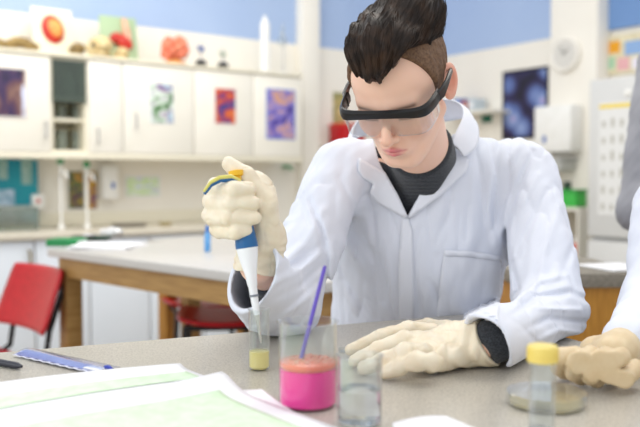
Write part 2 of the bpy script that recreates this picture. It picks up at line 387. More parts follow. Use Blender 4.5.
# ------------------------------------------------------------------ base run under the cabinets
ZK = .89
for i, (p0, p1) in enumerate([(-70, -15), (-15, 35), (35, 90), (90, 150), (150, 205), (205, 250), (250, 292)]):
    a, b = onL(p0, 240, .6)[0], onL(p1, 240, .6)[0]; wd = b - a - .004
    lab = ['white base cabinet at the far left under the counter', 'white base cabinet under the teal display, dark handle at its right edge', 'white base cabinet between the red chair and the wooden table leg', 'white base cabinet seen through the wooden table frame, left one',
           'white base cabinet seen through the wooden table frame, right one', 'white base cabinet behind the blue bottle and pipette', 'white base cabinet at the right end of the counter'][i]
    t = thing('base_cabinet', lab, 'base cabinet', W(a, 0, 0), RA, 'white base cabinets under the wall counter')
    obj('carcass', MB().bx((0, -.58, .08), (wd, -.01, ZK - .03)).bx((0, -.54, 0), (wd, -.01, .08)), M_CAB, t)
    d = obj('door', MB().bx((.003, -.6, .09), (wd - .003, -.58, ZK - .04), .003), mat('bluish_white_door', '#e3e9f1', .4, noise=(5, '#dfe6ee', .3, .7)), t)
    obj('door_handle', MB().tube([(wd - .03, -.6, .80), (wd - .03, -.63, .79), (wd - .03, -.63, .70), (wd - .03, -.6, .69)], .007), M_BRASS, d)
al2, ar2 = onL(-70, 240, .62)[0], onL(292, 240, .6)[0]
obj('worktop', MB().bx((al2, -.63, -.03), (ar2, -.002, 0), .004), mat('counter_top', '#d6cfc0', .35, noise=(120, '#c7bfae', .4, .65)), loc=W(0, 0, ZK), rot=RA, label='long pale beige worktop along the left wall', cat='worktop')
obj('upstand', MB().bx((al2, -.02, .001), (ar2, -.001, .09), .002), M_CABEDGE, loc=W(0, 0, ZK), rot=RA, label='low cream upstand at the back of the wall worktop', cat='splashback')
def ctr(px, off): return W(onL(px, 200, off)[0], -off, ZK)
# teal display
a0, z1 = onL(-20, 155, .05); a1, _ = onL(37, 155, .05); z0 = onL(-20, 214, .05)[1]
t = thing('display_board', 'teal display board standing on the worktop at the far left', 'display board', W(a0, -.04, ZK + .0), RA)
obj('teal_panel', MB().bx((0, -.02, 0), (a1 - a0, 0, z1 - ZK - .025)), M_TEAL, t)
obj('pinned_sheet', MB().bx(((a1 - a0) * .70, -.0225, .27), ((a1 - a0) * .90, -.02, .44)), mat('grey_sheet', '#a9c3bc', .6, noise=(40, '#7fa89f', .4, .6)), t, label='grey-green printed sheet')
obj('pinned_sheet', MB().bx(((a1 - a0) * .30, -.0225, .3), ((a1 - a0) * .46, -.02, .44)), mat('grey_sheet'), t)
obj('pinned_sheet', MB().bx(((a1 - a0) * .2, -.0225, .02), ((a1 - a0) * .58, -.02, .24)), mat('pale_blue_sheet', '#bfd3e2', .6, noise=(30, '#8fb0c4', .4, .6)), t, label='pale blue sheet')
# tank below
a0 = onL(-20, 210, .3)[0]; a1 = onL(38, 210, .3)[0]
t = thing('glass_tank', 'low glass tank with a brown bed on the worktop below teal display', 'tank', W(a0, -.3, ZK + .001), RA)
wd = a1 - a0
obj('glass_wall', MB().bx((0, 0, 0), (wd, .004, .13)).bx((0, .2, 0), (wd, .204, .13)).bx((0, .004, 0), (.004, .2, .13)).bx((wd - .004, .004, 0), (wd, .2, .13)), M_SG, t)
obj('gravel_bed', MB().bx((.005, .005, 0), (wd - .005, .199, .035)), mat('gravel', '#8f8a63', .9, noise=(90, '#5f5b3b', .35, .65)), t)
obj('rim', MB().bx((-.003, -.003, .13), (wd + .003, .207, .142), .002), mat('rim_grey', '#8f968f', .5), t)
# taps
for px, h, lab in [(61, .395, 'tall white swan-neck tap with green top, left of the poster pair'), (87, .375, 'tall white swan-neck tap with green top, in front of the poster pair')]:
    t = thing('lab_tap', lab, 'tap', ctr(px, .26), RA, 'green-topped laboratory taps')
    obj('column', MB().tube([(0, 0, 0), (0, 0, h)], .008, 14).lathe([(0, 0), (.02, 0), (.02, .01), (.01, .03), (0, .03)], 18), M_WHITE, t)
    obj('spout', MB().tube([(0, 0, h * .82), (0, -.05, h * .9), (0, -.1, h * .88), (0, -.12, h * .78)], .006, 10), M_WHITE, t)
    obj('knob', MB().lathe([(0, h), (.02, h + .002), (.022, h + .02), (.014, h + .038), (0, h + .04)], 16), M_GREEN, t)
poster(onL, 68, 171, 84, 209, .001, art('art_rust', ['#2b2a3a', '#6e3c4a', '#4a6a3a', '#c8922e', '#3b4f45'], 13), 'dark narrow poster with rust and green, left of the poster pair', '#8a8a80')
poster(onL, 87, 171, 97, 209, .001, art('art_gold', ['#3b2a5a', '#6a3f7a', '#d1a02a', '#4b4a3a', '#2f3a55'], 13), 'dark narrow poster with gold and violet, right of the poster pair', '#8a8a80')
a0 = onL(103, 170, .1)[0]; a1 = onL(119, 170, .1)[0]
def dispenser(loc, rot, wd, hh, dp, label, bl):
    t = thing('towel_dispenser', label, 'dispenser', loc, rot)
    obj('housing', MB().bx((0, -dp, 0), (wd, 0, hh), .015), M_WHITE, t)
    obj('blue_drop_mark', MB().ell((wd * bl[0], -dp, hh * bl[1]), (wd * bl[2], .002, hh * bl[3]), u=14, v=10), mat('blue_mark', '#2f5fae', .4), t)
    return t
dispenser(W(a0, -.001, 1.06), RA, a1 - a0, .23, .1, 'narrow white soap dispenser with blue drop mark, right of dark posters', (.62, .4, .12, .1))
poster(onL, 125, 176, 160, 197, .001, art('art_bands', ['#b3a0dc', '#e6eef0', '#c3e28c', '#eef2f4', '#8fbcec'], 7, (1, 1, 5), dist=0), 'pale chart with lilac, green and blue bands on the left wall', '#e9ecec', cat='chart', name='wall_chart')
# sink-side bits on the worktop
t = thing('draining_tray', 'dark shallow metal tray on the worktop below the pale chart', 'tray', ctr(129, .3), RA)
obj('tray_body', MB().bx((-.09, -.06, .0), (.09, .06, .02), .006), mat('tray_brown', '#7c7468', .4), t)
obj('tray_rim', MB().bx((-.1, -.07, .02), (.1, .07, .026), .002), mat('tray_grey', '#938c80', .4), t)
obj('soap_dish', MB().lathe([(0, 0), (.035, 0), (.045, .02), (.042, .02), (.03, .006), (0, .006)], 24), mat('dish_brass', '#a3925f', .35), loc=ctr(165, .3), label='small brownish dish on the worktop, right of the dark tray', cat='dish')
t = thing('wall_socket', 'white socket box with red light beside the teal display', 'socket', W(onL(31, 200, .06)[0], -.06, onL(31, 209, .06)[1]), RA)
obj('box', MB().bx((0, -.03, 0), (.075, .03, .09), .006), M_WHITE, t)
obj('red_switch', MB().ell((.036, -.031, .05), (.014, .004, .014), u=12, v=8), mat('switch_red', '#c23b2a', .4), t)
obj('wall_hook', MB().bx((0, -.06, 0), (.05, 0, .02), .004).tube([(.025, -.05, .005), (.06, -.06, -.02)], .006), M_GREEN, loc=W(onL(284, 166, .03)[0], -.001, onL(284, 168, .03)[1]), rot=RA, label='small green hook on the left wall beneath the last cabinet', cat='hook')
# strip with red box near the corner
poster(onL, 333, 92, 345, 125, .001, art('art_olive', ['#e9dfb8', '#bda86a', '#8a9060', '#d9c98a'], 9), 'small olive and cream poster on the wall behind the man')
a0 = onL(336, 130, .12)[0]
t = thing('first_aid_box', 'red box on a white shelf behind the man\'s shoulder', 'box', W(a0, -.13, onL(336, 146, .12)[1]), RA)
obj('box_body', MB().bx((0, -.1, 0), (.2, .1, .15), .008), M_RED, t)
obj('lid', MB().bx((-.004, -.104, .15), (.204, .104, .175), .005), mat('red_lid', '#d8352c', .4), t)
zsh = onL(336, 146, .12)[1]
t = thing('wall_shelf', 'white wall shelf under the red box near the corner', 'shelf', W(a0 - .02, -.001, zsh - .0005), RA)
obj('shelf_plank', MB().bx((-.05, -.26, -.02), (.42, 0, 0), .002), M_CAB, t)
obj('bracket', MB().bx((.1, -.2, -.12), (.11, 0, -.02)), M_WHITE, t)

# ------------------------------------------------------------------ right wall
poster(onR, 503, 72, 548, 140, .001, art('art_cells', ['#d77fc0', '#8fa3d0', '#5f74ae', '#2b2553', '#141226'], 5.5, (1, 1, 1), 'cells'), 'large dark blue poster with glowing cell shapes on the right wall', '#191828')
poster(onR, 482, 114, 492, 123, .001, mat('sign_green', '#1f6a55', .5), 'small dark green sign on the right wall, left of the cell poster', cat='sign', name='wall_sign')
# shelf of folders behind the ear
b0 = onR(453, 110, .12)[0]; b1 = onR(500, 110, .12)[0]; zs = onR(462, 113, .12)[1]
t = thing('wall_shelf', 'white wall shelf holding small coloured boxes, right of the man\'s ear', 'shelf', W(-.001, b0, zs), RA - math.pi / 2)
obj('shelf_plank', MB().bx((-.1, -.22, -.02), (b0 - b1, 0, 0), .002), M_CAB, t)
for i, (px, wpx, hh, c, lab) in enumerate([(453, 6, .10, '#2b4f9e', 'dark blue file box, leftmost on the shelf behind the ear'), (460, 6, .11, '#5a7fc0', 'mid blue file box on the shelf behind the ear, second from left'), (467, 5, .085, '#b04a3a', 'brick red file box on the shelf behind the ear'), (474, 6, .10, '#c7d2d8', 'pale grey file box on the shelf behind the ear, rightmost')]):
    u0 = onR(px, 110, .12)[0]; u1 = onR(px + wpx, 110, .12)[0]
    t = thing('file_box', lab, 'file box', W(-.05, u0, zs + .0005), RA - math.pi / 2, 'file boxes on the shelf behind the ear')
    obj('case', MB().bx((0, -.14, 0), (u0 - u1, 0, hh), .003), mat('file_' + c, c, .5), t)
    obj('spine_label', MB().bx((.008, -.1415, hh * .3), (u0 - u1 - .008, -.14, hh * .7)), M_PAPER, t)
# clock on the pillar
b, z = onR(567, 55, .15)
t = thing('wall_clock', 'round white wall clock on the white pillar', 'clock', W(-.151, b, z), RA - math.pi / 2)
Rk = rotx(math.pi / 2)
obj('case', MB().lathe([(0, 0), (.115, 0), (.12, .01), (.12, .03), (.108, .04), (.10, .034), (0, .032)], 40, rot=Rk), mat('clock_white', '#efebe2', .35), t)
fc = obj('clock_face', MB().lathe([(0, .034), (.09, .034), (.09, .036), (0, .036)], 40, rot=Rk), mat('clock_face', '#d9d6cf', .4), t)
obj('hand', MB().box((.02, -.038, .018), (.006, .002, .055), 0, roty(math.radians(44))), M_BLACK, fc)
obj('hand', MB().box((-.012, -.038, .026), (.005, .002, .07), 0, roty(math.radians(-25))), M_BLACK, fc)
# towel dispenser on the pillar + tray
b0 = onR(546, 110, .16)[0]; b1 = onR(583, 110, .16)[0]; z0 = onR(546, 153, .16)[1]; z1 = onR(546, 108, .16)[1]
dispenser(W(-.151, b0, z0), RA - math.pi / 2, b0 - b1, z1 - z0, .14, 'white paper towel dispenser with blue mark on the pillar below the clock', (.3, .28, .05, .09))
obj('drip_tray', MB().bx((0, -.18, 0), ((b0 - b1) * .8, 0, .02), .004).bx((.01, -.17, -.07), ((b0 - b1) * .8 - .01, -.0, 0), .01), mat('tray_silver', '#b9b9b4', .4), loc=W(-.151, b0 - .02, z0 - .06), rot=RA - math.pi / 2, label='grey tray fixed to the pillar below the towel dispenser', cat='tray')
# side shelf unit left of the fridge with bottles
b0 = onR(557, 200, .35)[0]; b1 = onR(589, 200, .35)[0]; wd = b0 - b1
sz = [onR(570, y, .35)[1] for y in (207, 262)]
t = thing('shelf_unit', 'white open shelf unit between the man\'s shoulder and the fridge', 'shelf unit', W(-.155, b0, 0), RA - math.pi / 2)
for z in sz + [.35, .06]: obj('shelf', MB().bx((.015, -.30, z - .02), (wd - .015, 0, z)), M_CAB, t)
obj('side_panel', MB().bx((0, -.30, 0), (.015, 0, sz[0] + .001)), M_CAB, t); obj('side_panel', MB().bx((wd - .015, -.30, 0), (wd, 0, sz[0] + .001)), M_CAB, t)
def shelf_at(px, z, off=.33): return W(-off, onR(px, 200, off)[0], z + .001)
t = thing('storage_tub', 'bright green tub with dark lid on the shelf unit by the fridge', 'tub', shelf_at(574, sz[0]), RA - math.pi / 2)
obj('tub_body', MB().bx((-.075, -.06, 0), (.06, .06, .10), .01), mat('bright_green', '#3fb54a', .4), t)
obj('lid', MB().bx((-.079, -.064, .10), (.064, .064, .118), .005), mat('green_lid', '#2f9a45', .4), t)
obj('storage_jar', MB().lathe([(0, 0), (.026, 0), (.028, .003), (.028, .045), (.022, .052), (0, .052)], 20), mat('dark_jar', '#3a4a40', .4), loc=shelf_at(567, sz[0] + .118), label='dark round jar standing on the bright green tub', cat='jar')
for px, z, h, r, c, lab in [(567, sz[1], .11, .022, '#e9a24a', 'orange bottle on the second shelf by the fridge'), (573, sz[1], .09, .02, '#d9cfc0', 'cream bottle on the second shelf by the fridge'), (580, sz[1], .16, .026, '#cc2a1e', 'red bottle on the second shelf by the fridge')]:
    t = thing('squeeze_bottle', lab, 'bottle', shelf_at(px - (4 if px > 575 else 0), z, .36), 0, 'bottles on the second shelf by the fridge')
    obj('bottle_body', MB().lathe([(0, 0), (r, 0), (r * 1.05, .004), (r * 1.05, h * .7), (r * .5, h * .82), (0, h * .82)], 20), mat('bot_' + c, c, .4), t)
    obj('cap', MB().lathe([(0, h * .82), (r * .45, h * .82), (r * .4, h), (0, h)], 16), M_WHITE, t)
# fridge
fo = .78
b0 = onR(589, 100, fo)[0]; b1 = b0 - .62
ft = onR(589, 80, fo)[1]; fs = onR(605, 239, fo)[1]
t = thing('fridge_freezer', 'tall off-white fridge with two doors at the right edge', 'fridge', W(-.16, b0, 0), RA - math.pi / 2)
M_FR = mat('fridge_white', '#d6d6d4', .35, noise=(4, '#d0d0ce', .3, .7))
obj('cabinet_body', MB().bx((0, -.57, .03), (.62, 0, ft), .006).bx((.02, -.53, 0), (.6, -.02, .03)), M_FR, t)
u = obj('door', MB().bx((.002, -.62, fs + .012), (.618, -.572, ft - .003), .008), M_FR, t, label='tall upper fridge door')
d2 = obj('door', MB().bx((.002, -.62, .06), (.618, -.572, fs - .012), .008), M_FR, t, label='lower freezer door')
obj('door_handle', MB().bx((.58, -.645, fs + .06), (.6, -.62, fs + .4), .006), M_WHITE, u); obj('door_handle', MB().bx((.58, -.645, fs - .35), (.6, -.62, fs - .06), .006), M_WHITE, d2)
fo2 = fo
# chart with yellow header and rows of small figures
u0, z1 = onR(600, 103, fo2); zb = onR(600, 215, fo2)[1]; wd = .42
t = thing('wall_chart', 'white chart with yellow header and rows of small grey drawings on the fridge', 'chart', W(-fo2 - .003, u0, zb), RA - math.pi / 2)
obj('sheet', MB().bx((0, -.001, 0), (wd, .001, z1 - zb)), mat('chart_white', '#e0e0de', .5), t)
obj('yellow_header', MB().bx((.0, -.0025, z1 - zb - .035), (wd, -.001, z1 - zb - .012)), mat('header_yellow', '#ecd25a', .5), t)
mk = MB()
for r_ in range(6):
    for c_ in range(7):
        mk.bx((.02 + c_ * .058, -.0022, .03 + r_ * .095), (.02 + c_ * .058 + .022, -.001, .03 + r_ * .095 + random.uniform(.03, .06)))
props(obj('printed_figures', mk, mat('figure_grey', '#b9b7ae', .6), t), kind='stuff')
b, z = onR(628, 93, fo2)
obj('magnet', MB().lathe([(0, 0), (.02, 0), (.02, .006), (.014, .012), (0, .012)], 20, rot=rotx(math.pi / 2)), M_WHITE, loc=W(-fo2 - .001, b, z), rot=RA - math.pi / 2, label='round white magnet on the fridge above the yellow header', cat='magnet')
# notice board above
u0, z1 = onR(603, 38, .001); u1, zb = onR(650, 76, .001); zb = onR(603, 76, .001)[1]
t = thing('notice_board', 'cream notice board with orange and blue sheets above the fridge', 'notice board', W(-.001, u0, zb), RA - math.pi / 2)
wd = u0 - u1; hh = z1 - zb
obj('board', MB().bx((0, -.015, 0), (wd, 0, hh)), mat('board_cream', '#e9e0c2', .6, noise=(30, '#d6cba8', .35, .65)), t)
for x0, x1, y0, y1, c in [(.06, .4, .55, .85, '#e9a424'), (.5, .95, .45, .8, '#8fb0dc'), (.05, .3, .15, .45, '#a9d0b0'), (.35, .6, .08, .4, '#e6b0b4'), (.66, .95, .08, .36, '#e9e4f0')]:
    obj('pinned_sheet', MB().bx((wd * x0, -.0165, hh * y0), (wd * x1, -.015, hh * y1)), mat('sheet_' + c, c, .6), t)

# ------------------------------------------------------------------ the wooden tables behind
TZ = .93
def wood_table(corner, ang, L_, D_, label, legs, mt, mw, th=.03, ap=.075, z=TZ, group=None):
    t = thing('wooden_table', label, 'table', (corner[0], corner[1], 0), ang, group)
    obj('tabletop', MB().bx((0, 0, z - th), (L_, D_, z), .004), mt, t)
    i_ = .03
    obj('apron', MB().bx((i_ + .065, i_, z - th - ap), (L_ - i_ - .065, i_ + .025, z - th)).bx((i_ + .065, D_ - i_ - .025, z - th - ap), (L_ - i_ - .065, D_ - i_, z - th)).bx((i_, i_ + .065, z - th - ap), (i_ + .025, D_ - i_ - .065, z - th)).bx((L_ - i_ - .025, i_ + .065, z - th - ap), (L_ - i_, D_ - i_ - .065, z - th)), mw, t)
    for x in (i_, L_ - i_ - .065):
        for y in (i_, D_ - i_ - .065):
            if legs: obj('leg', MB().bx((x, y, 0), (x + .065, y + .065, z - th), .004), mw, t)
    return t
p0 = PZ(47, 248.5, TZ); p1 = PZ(222, 271, TZ)
dv = (p1 - p0).normalized(); ang = math.atan2(dv.y, dv.x)
wood_table(p0, ang, 1.45, .69, 'pale-topped wooden table behind the pipette, corner beside the red chair', True, M_LAM2, M_WOOD)
pa = PZ(148, 237, TZ)
wood_table((pa.x, pa.y), ang + .03, 1.2, .6, 'second wooden table further back, its leg seen under the nearer table', True, M_LAM2, M_WOOD2, z=TZ - .01)
def tb(px, py, z=TZ): return PZ(px, py, z + .0005)
# things on it
t = thing('notebook', 'green notebook lying at the left corner of the wooden table', 'notebook', tb(67, 245.5), ang + .7)
obj('cover', MB().bx((-.065, -.05, 0), (.065, .06, .007), .002).bx((-.065, -.05, .02), (.065, .06, .028), .002).bx((-.065, -.052, 0), (-.058, .06, .028), .002).bx((-.06, -.05, 0), (.06, -.044, .024)), M_GREEN, t); obj('page_block', MB().bx((-.057, -.043, .007), (.062, .055, .02)), M_PAPER, t)
obj('paper_stack', MB().bx((-.10, -.11, 0), (.13, .13, .006)).box((.01, 0, .009), (.23, .22, .005), 0, rotz(.2)), M_PAPER, loc=tb(104, 247), rot=ang + .6, label='loose stack of white sheets on the wooden table beside green notebook', cat='paper')
t = thing('clip_folder', 'black and dark green folder behind the green notebook', 'folder', tb(91, 240), ang + .8)
obj('cover', MB().bx((-.08, -.05, 0), (.08, .05, .018), .003), mat('dark_green_cover', '#20402f', .4), t); obj('clip', MB().bx((-.02, -.055, .018), (.03, -.03, .03), .003), M_STEEL, t)
t = thing('foil_parcel', 'crumpled silver and white packet on the wooden table', 'packet', tb(111, 238.5), ang)
obj('foil', lumpy([((0, 0, .02), (.05, .03, .02)), ((.03, .01, .028), (.035, .028, .022)), ((-.03, 0, .022), (.03, .025, .02))]), mat('foil', '#d6d6d4', .3, metal=.5), t)
obj('white_wrap', lumpy([((-.055, .01, .022), (.03, .03, .02)), ((-.02, .02, .035), (.025, .02, .014))]), M_PAPER, t)
t = thing('marker_bottle', 'small blue and white bottle standing on the wooden table behind the glove', 'bottle', tb(207.5, 251.5), 0)
obj('bottle_body', MB().lathe([(0, 0), (.011, 0), (.012, .003), (.012, .06), (.007, .07), (0, .07)], 18), mat('bottle_blue', '#4b93d6', .3, noise=(80, '#7ab4e6', .4, .6)), t)
obj('cap', MB().lathe([(0, .07), (.008, .07), (.007, .096), (0, .096)], 14), mat('cap_blue', '#2f74c4', .3), t)
# bench at the right behind the man
q = PZ(574, 274, TZ)
t = thing('wooden_bench_unit', 'grey-topped wooden bench unit behind the man, right of his elbow', 'bench', (q.x, q.y, 0), .05)
obj('tabletop', MB().bx((-.15, 0, TZ - .04), (.22, .5, TZ), .003), M_EDGE, t)
obj('front_panel', MB().bx((-.13, .02, .06), (.20, .04, TZ - .04)), M_WOOD2, t)
obj('end_panel', MB().bx((-.13, .04, .0), (-.105, .48, TZ - .04)), M_WOOD2, t); obj('end_panel', MB().bx((.175, .04, .0), (.20, .48, TZ - .04)), M_WOOD2, t)
obj('paper_sheet', MB().bx((-.08, -.1, 0), (.08, .08, .004)), M_PAPER, loc=(P(609, 271, 2.45).x, q.y + .16, TZ + .001), rot=.3, label='white sheet lying on the grey-topped bench unit', cat='paper')

# ------------------------------------------------------------------ red chairs
def red_chair(name, label, loc, rot, seat_z, back):
    t = thing(name, label, 'chair' if back else 'stool', loc, rot, None)
    n = 14
    def seatf(u, v): 
        x = (u - .5) * .38; y = (v - .5) * .36
        s = 1 - .12 * (2 * u - 1) ** 2 * (2 * v - 1) ** 2
        return Vector((x * s, y * s, seat_z + .02 * (2 * u - 1) ** 2 - .018 * max(0, (v - .8) / .2) ** 2 * -1 * (1 if back else 0)))
    obj('seat', MB().grid(seatf, n, n), M_RED, t, solid=.014)
    if back:
        def backf(u, v):
            x = (u - .5) * .42 * (1 - .06 * v); z = seat_z + .14 + v * .235
            k = max(0, abs(2 * u - 1) - .8) / .2; kk = max(0, abs(2 * v - 1) - .8) / .2
            s = 1 - .06 * k * kk
            return Vector((x * s,   .18 + .09 * v - .03 * (2 * u - 1) ** 2 + 0.0, z))
        obj('backrest', MB().grid(backf, 16, 12), M_RED, t, solid=.013)
    for sx in (-1, 1):
        obj('leg', MB().tube([(sx * .15, -.13, seat_z - .012), (sx * .19, -.17, .01)], .011), M_BLACK, t)
        pts = [(sx * .15, .13, seat_z - .012), (sx * .19, .18, .01)]
        obj('leg', MB().tube(pts, .011), M_BLACK, t)
        if back: obj('back_upright', MB().tube([(sx * .15, .10, seat_z - .012), (sx * .15, .19, seat_z + .05), (sx * .15, .205, seat_z + .14), (sx * .15, .275, seat_z + .33)], .011), M_BLACK, t)
    obj('frame_ring', MB().tube([(-.15, -.13, seat_z - .02), (.15, -.13, seat_z - .02), (.15, .13, seat_z - .02), (-.15, .13, seat_z - .02), (-.15, -.13, seat_z - .02)], .010), M_BLACK, t)
    obj('footrest', MB().tube([(-.175, -.155, seat_z * .4), (.175, -.155, seat_z * .4)], .009), M_BLACK, t)
    return t
c = P(29, 297, 3.1)
red_chair('school_chair', 'red plastic chair with black legs at the left edge', (c.x - .20 * math.sin(math.radians(44)), c.y - .20 * math.cos(math.radians(44)), 0), math.radians(-44), c.z - .257, True)
s1 = P(205, 302, 3.65)
red_chair('lab_stool', 'red seat stool under the wooden table, left one', (s1.x, s1.y, 0), .35, s1.z, False)
s2 = P(226, 317, 3.15)
red_chair('lab_stool', 'red seat stool half hidden behind the pipette hand, right one', (s2.x, s2.y, 0), .1, s2.z - .0, False)

# ------------------------------------------------------------------ the front bench
E = PZ(0, 352, TZ); G = PZ(226, 333.5, TZ); tv = (G - E).normalized(); TA = math.atan2(tv.y, tv.x)
t = thing('laboratory_bench', 'grey speckled bench in the foreground that the man leans on', 'bench', (E.x, E.y, 0), TA)
obj('tabletop', MB().bx((-1.0, -1.25, TZ - .03), (.885, 0, TZ), .004), M_LAM, t)
obj('apron', MB().bx((-.9, -.06, TZ - .12), (.8, -.035, TZ - .03)).bx((-.9, -1.2, TZ - .12), (.8, -1.175, TZ - .03)), M_WOOD, t)
for x in (-.92, .79):
    for y in (-.1, -1.2): obj('leg', MB().bx((x, y, 0), (x + .07, y + .07, TZ - .03), .004), M_WOOD, t)
# ================================================================== SCULPTING (distance fields -> one continuous mesh)
f32 = np.float32
def V(*a): return np.array(a, dtype=f32)
def ell(p, c, r, R=None):
    q = p - np.asarray(c, f32)
    if R is not None: q = q @ np.asarray(R, f32)
    r = np.asarray(r, f32)
    k0 = np.sqrt(((q / r) ** 2).sum(1)); k1 = np.sqrt(((q / (r * r)) ** 2).sum(1))
    return k0 * (k0 - 1) / np.maximum(k1, 1e-6)
def cap(p, a, b, ra, rb=None):
    if rb is None: rb = ra
    a = np.asarray(a, f32); b = np.asarray(b, f32); ab = b - a; q = p - a
    h = np.clip(q @ ab / max(float(ab @ ab), 1e-9), 0, 1)
    return np.sqrt(((q - h[:, None] * ab) ** 2).sum(1)) - (ra + (rb - ra) * h)
def ecap(p, a, b, ra, rb, flat, n):
    """capsule squashed along unit n by factor flat"""
    n = np.asarray(n, f32); n = n / np.linalg.norm(n); a = np.asarray(a, f32); b = np.asarray(b, f32)
    def S(x): return x + np.outer(x @ n, n) * (1 / flat - 1) if x.ndim == 2 else x + n * (x @ n) * (1 / flat - 1)
    return cap(S(p), S(a), S(b), ra, rb) * flat
def smin(a, b, k):
    h = np.clip(.5 + .5 * (b - a) / k, 0, 1); return b + (a - b) * h - k * h * (1 - h)
def smax(a, b, k): return -smin(-a, -b, k)
def U(k, *ds):
    d = ds[0]
    for e in ds[1:]: d = smin(d, e, k)
    return d
_W = [(RNG.normal(size=3), RNG.uniform(0, 6.28)) for _ in range(48)]
def noise(p, freq, n0=0, n=8):
    s = 0
    for k in range(n0, n0 + n):
        d, ph = _W[k % 48]; s = s + np.sin(p @ (d * freq).astype(f32) + f32(ph))
    return s / math.sqrt(n)
def seg2(x, y, a, b):
    ax, ay = a; bx_, by = b; dx, dy = bx_ - ax, by - ay
    h = np.clip(((x - ax) * dx + (y - ay) * dy) / (dx * dx + dy * dy + 1e-9), 0, 1)
    return np.hypot(x - ax - h * dx, y - ay - h * dy), h
def poly2(x, y, P_):
    d = np.full(x.shape, 1e9); ins = np.zeros(x.shape, bool); n = len(P_)
    for i in range(n):
        a, b = P_[i], P_[(i + 1) % n]; d = np.minimum(d, seg2(x, y, a, b)[0])
        c = ((a[1] > y) != (b[1] > y)) & (x < (b[0] - a[0]) * (y - a[1]) / (b[1] - a[1] + 1e-12) + a[0]); ins ^= c
    return np.where(ins, -d, d)
def sculpt(fn, lo, hi, h):
    lo = np.array(lo, f32); hi = np.array(hi, f32); B = 4
    nc = np.ceil((hi - lo) / (h * B)).astype(int) + 1
    ax = [lo[i] + h * (B * np.arange(nc[i]) + (B - 1) / 2) for i in range(3)]
    G = np.stack(np.meshgrid(*ax, indexing='ij'), -1).reshape(-1, 3).astype(f32)
    def ev(p):
        return np.concatenate([fn(p[i:i + 400000]).astype(f32) for i in range(0, len(p), 400000)]) if len(p) else np.zeros(0, f32)
    C_ = ev(G); act = np.abs(C_) < h * B * 2.2
    full = np.repeat(np.repeat(np.repeat(C_.reshape(nc), B, 0), B, 1), B, 2)
    ai = np.argwhere(act.reshape(nc)); off = np.stack(np.meshgrid(*[np.arange(B)] * 3, indexing='ij'), -1).reshape(-1, 3)
    idx = (ai[:, None, :] * B + off[None]).reshape(-1, 3)
    full[idx[:, 0], idx[:, 1], idx[:, 2]] = ev((lo + idx * h).astype(f32))
    for sl in ((0, slice(None), slice(None)), (-1, slice(None), slice(None)), (slice(None), 0, slice(None)), (slice(None), -1, slice(None)), (slice(None), slice(None), 0), (slice(None), slice(None), -1)):
        full[sl] = np.maximum(full[sl], h * .5)
    I = full < 0; n = np.array(full.shape) - 1
    anyI = np.zeros(n, bool); allI = np.ones(n, bool)
    for dx in (0, 1):
        for dy in (0, 1):
            for dz in (0, 1):
                s = I[dx:dx + n[0], dy:dy + n[1], dz:dz + n[2]]; anyI |= s; allI &= s
    cells = np.argwhere(anyI & ~allI); ids = np.full(n, -1, np.int32); ids[cells[:, 0], cells[:, 1], cells[:, 2]] = np.arange(len(cells))
    acc = np.zeros((len(cells), 3)); cnt = np.zeros(len(cells))
    cs = [(a, b, c) for a in (0, 1) for b in (0, 1) for c in (0, 1)]
    for A in cs:
        for k in range(3):
            if A[k]: continue
            Bc = list(A); Bc[k] = 1
            va = full[cells[:, 0] + A[0], cells[:, 1] + A[1], cells[:, 2] + A[2]]; vb = full[cells[:, 0] + Bc[0], cells[:, 1] + Bc[1], cells[:, 2] + Bc[2]]
            m = (va < 0) != (vb < 0); t = np.where(m, va / np.where(m, va - vb, 1), 0)
            q = np.array(A, float)[None].repeat(len(cells), 0); q[:, k] = t
            acc[m] += q[m]; cnt[m] += 1
    vts = lo + (cells + acc / cnt[:, None]) * h
    F_ = []
    for k in range(3):
        o1, o2 = (k + 1) % 3, (k + 2) % 3
        s0 = [slice(1, n[i]) if i != k else slice(0, n[k]) for i in range(3)]; s1 = list(s0); s1[k] = slice(1, n[k] + 1)
        a = I[tuple(s0)]; b = I[tuple(s1)]
        for (mask, flip) in ((a & ~b, False), (~a & b, True)):
            e = np.argwhere(mask) + np.array([1 if i != k else 0 for i in range(3)])
            if not len(e): continue
            def at(d1, d2):
                q = e.copy(); q[:, o1] -= d1; q[:, o2] -= d2; return ids[q[:, 0], q[:, 1], q[:, 2]]
            qd = np.stack([at(1, 1), at(0, 1), at(0, 0), at(1, 0)], 1)
            F_.append(qd[:, ::-1] if flip else qd)
    return vts.astype(f32), np.concatenate(F_)
def relax(v, f, it=1, w=.5):
    for _ in range(it):
        s = np.zeros_like(v); c = np.zeros(len(v))
        for a, b in ((0, 1), (1, 2), (2, 3), (3, 0)):
            for x, y in ((a, b), (b, a)):
                np.add.at(s, f[:, x], v[f[:, y]]) if False else None
        i = np.concatenate([f[:, 0], f[:, 1], f[:, 2], f[:, 3]] * 2); j = np.concatenate([f[:, 1], f[:, 2], f[:, 3], f[:, 0], f[:, 3], f[:, 0], f[:, 1], f[:, 2]])
        s = np.stack([np.bincount(i, v[j, k], len(v)) for k in range(3)], 1); c = np.bincount(i, minlength=len(v))
        v = v + w * (s / np.maximum(c, 1)[:, None] - v)
    return v.astype(f32)
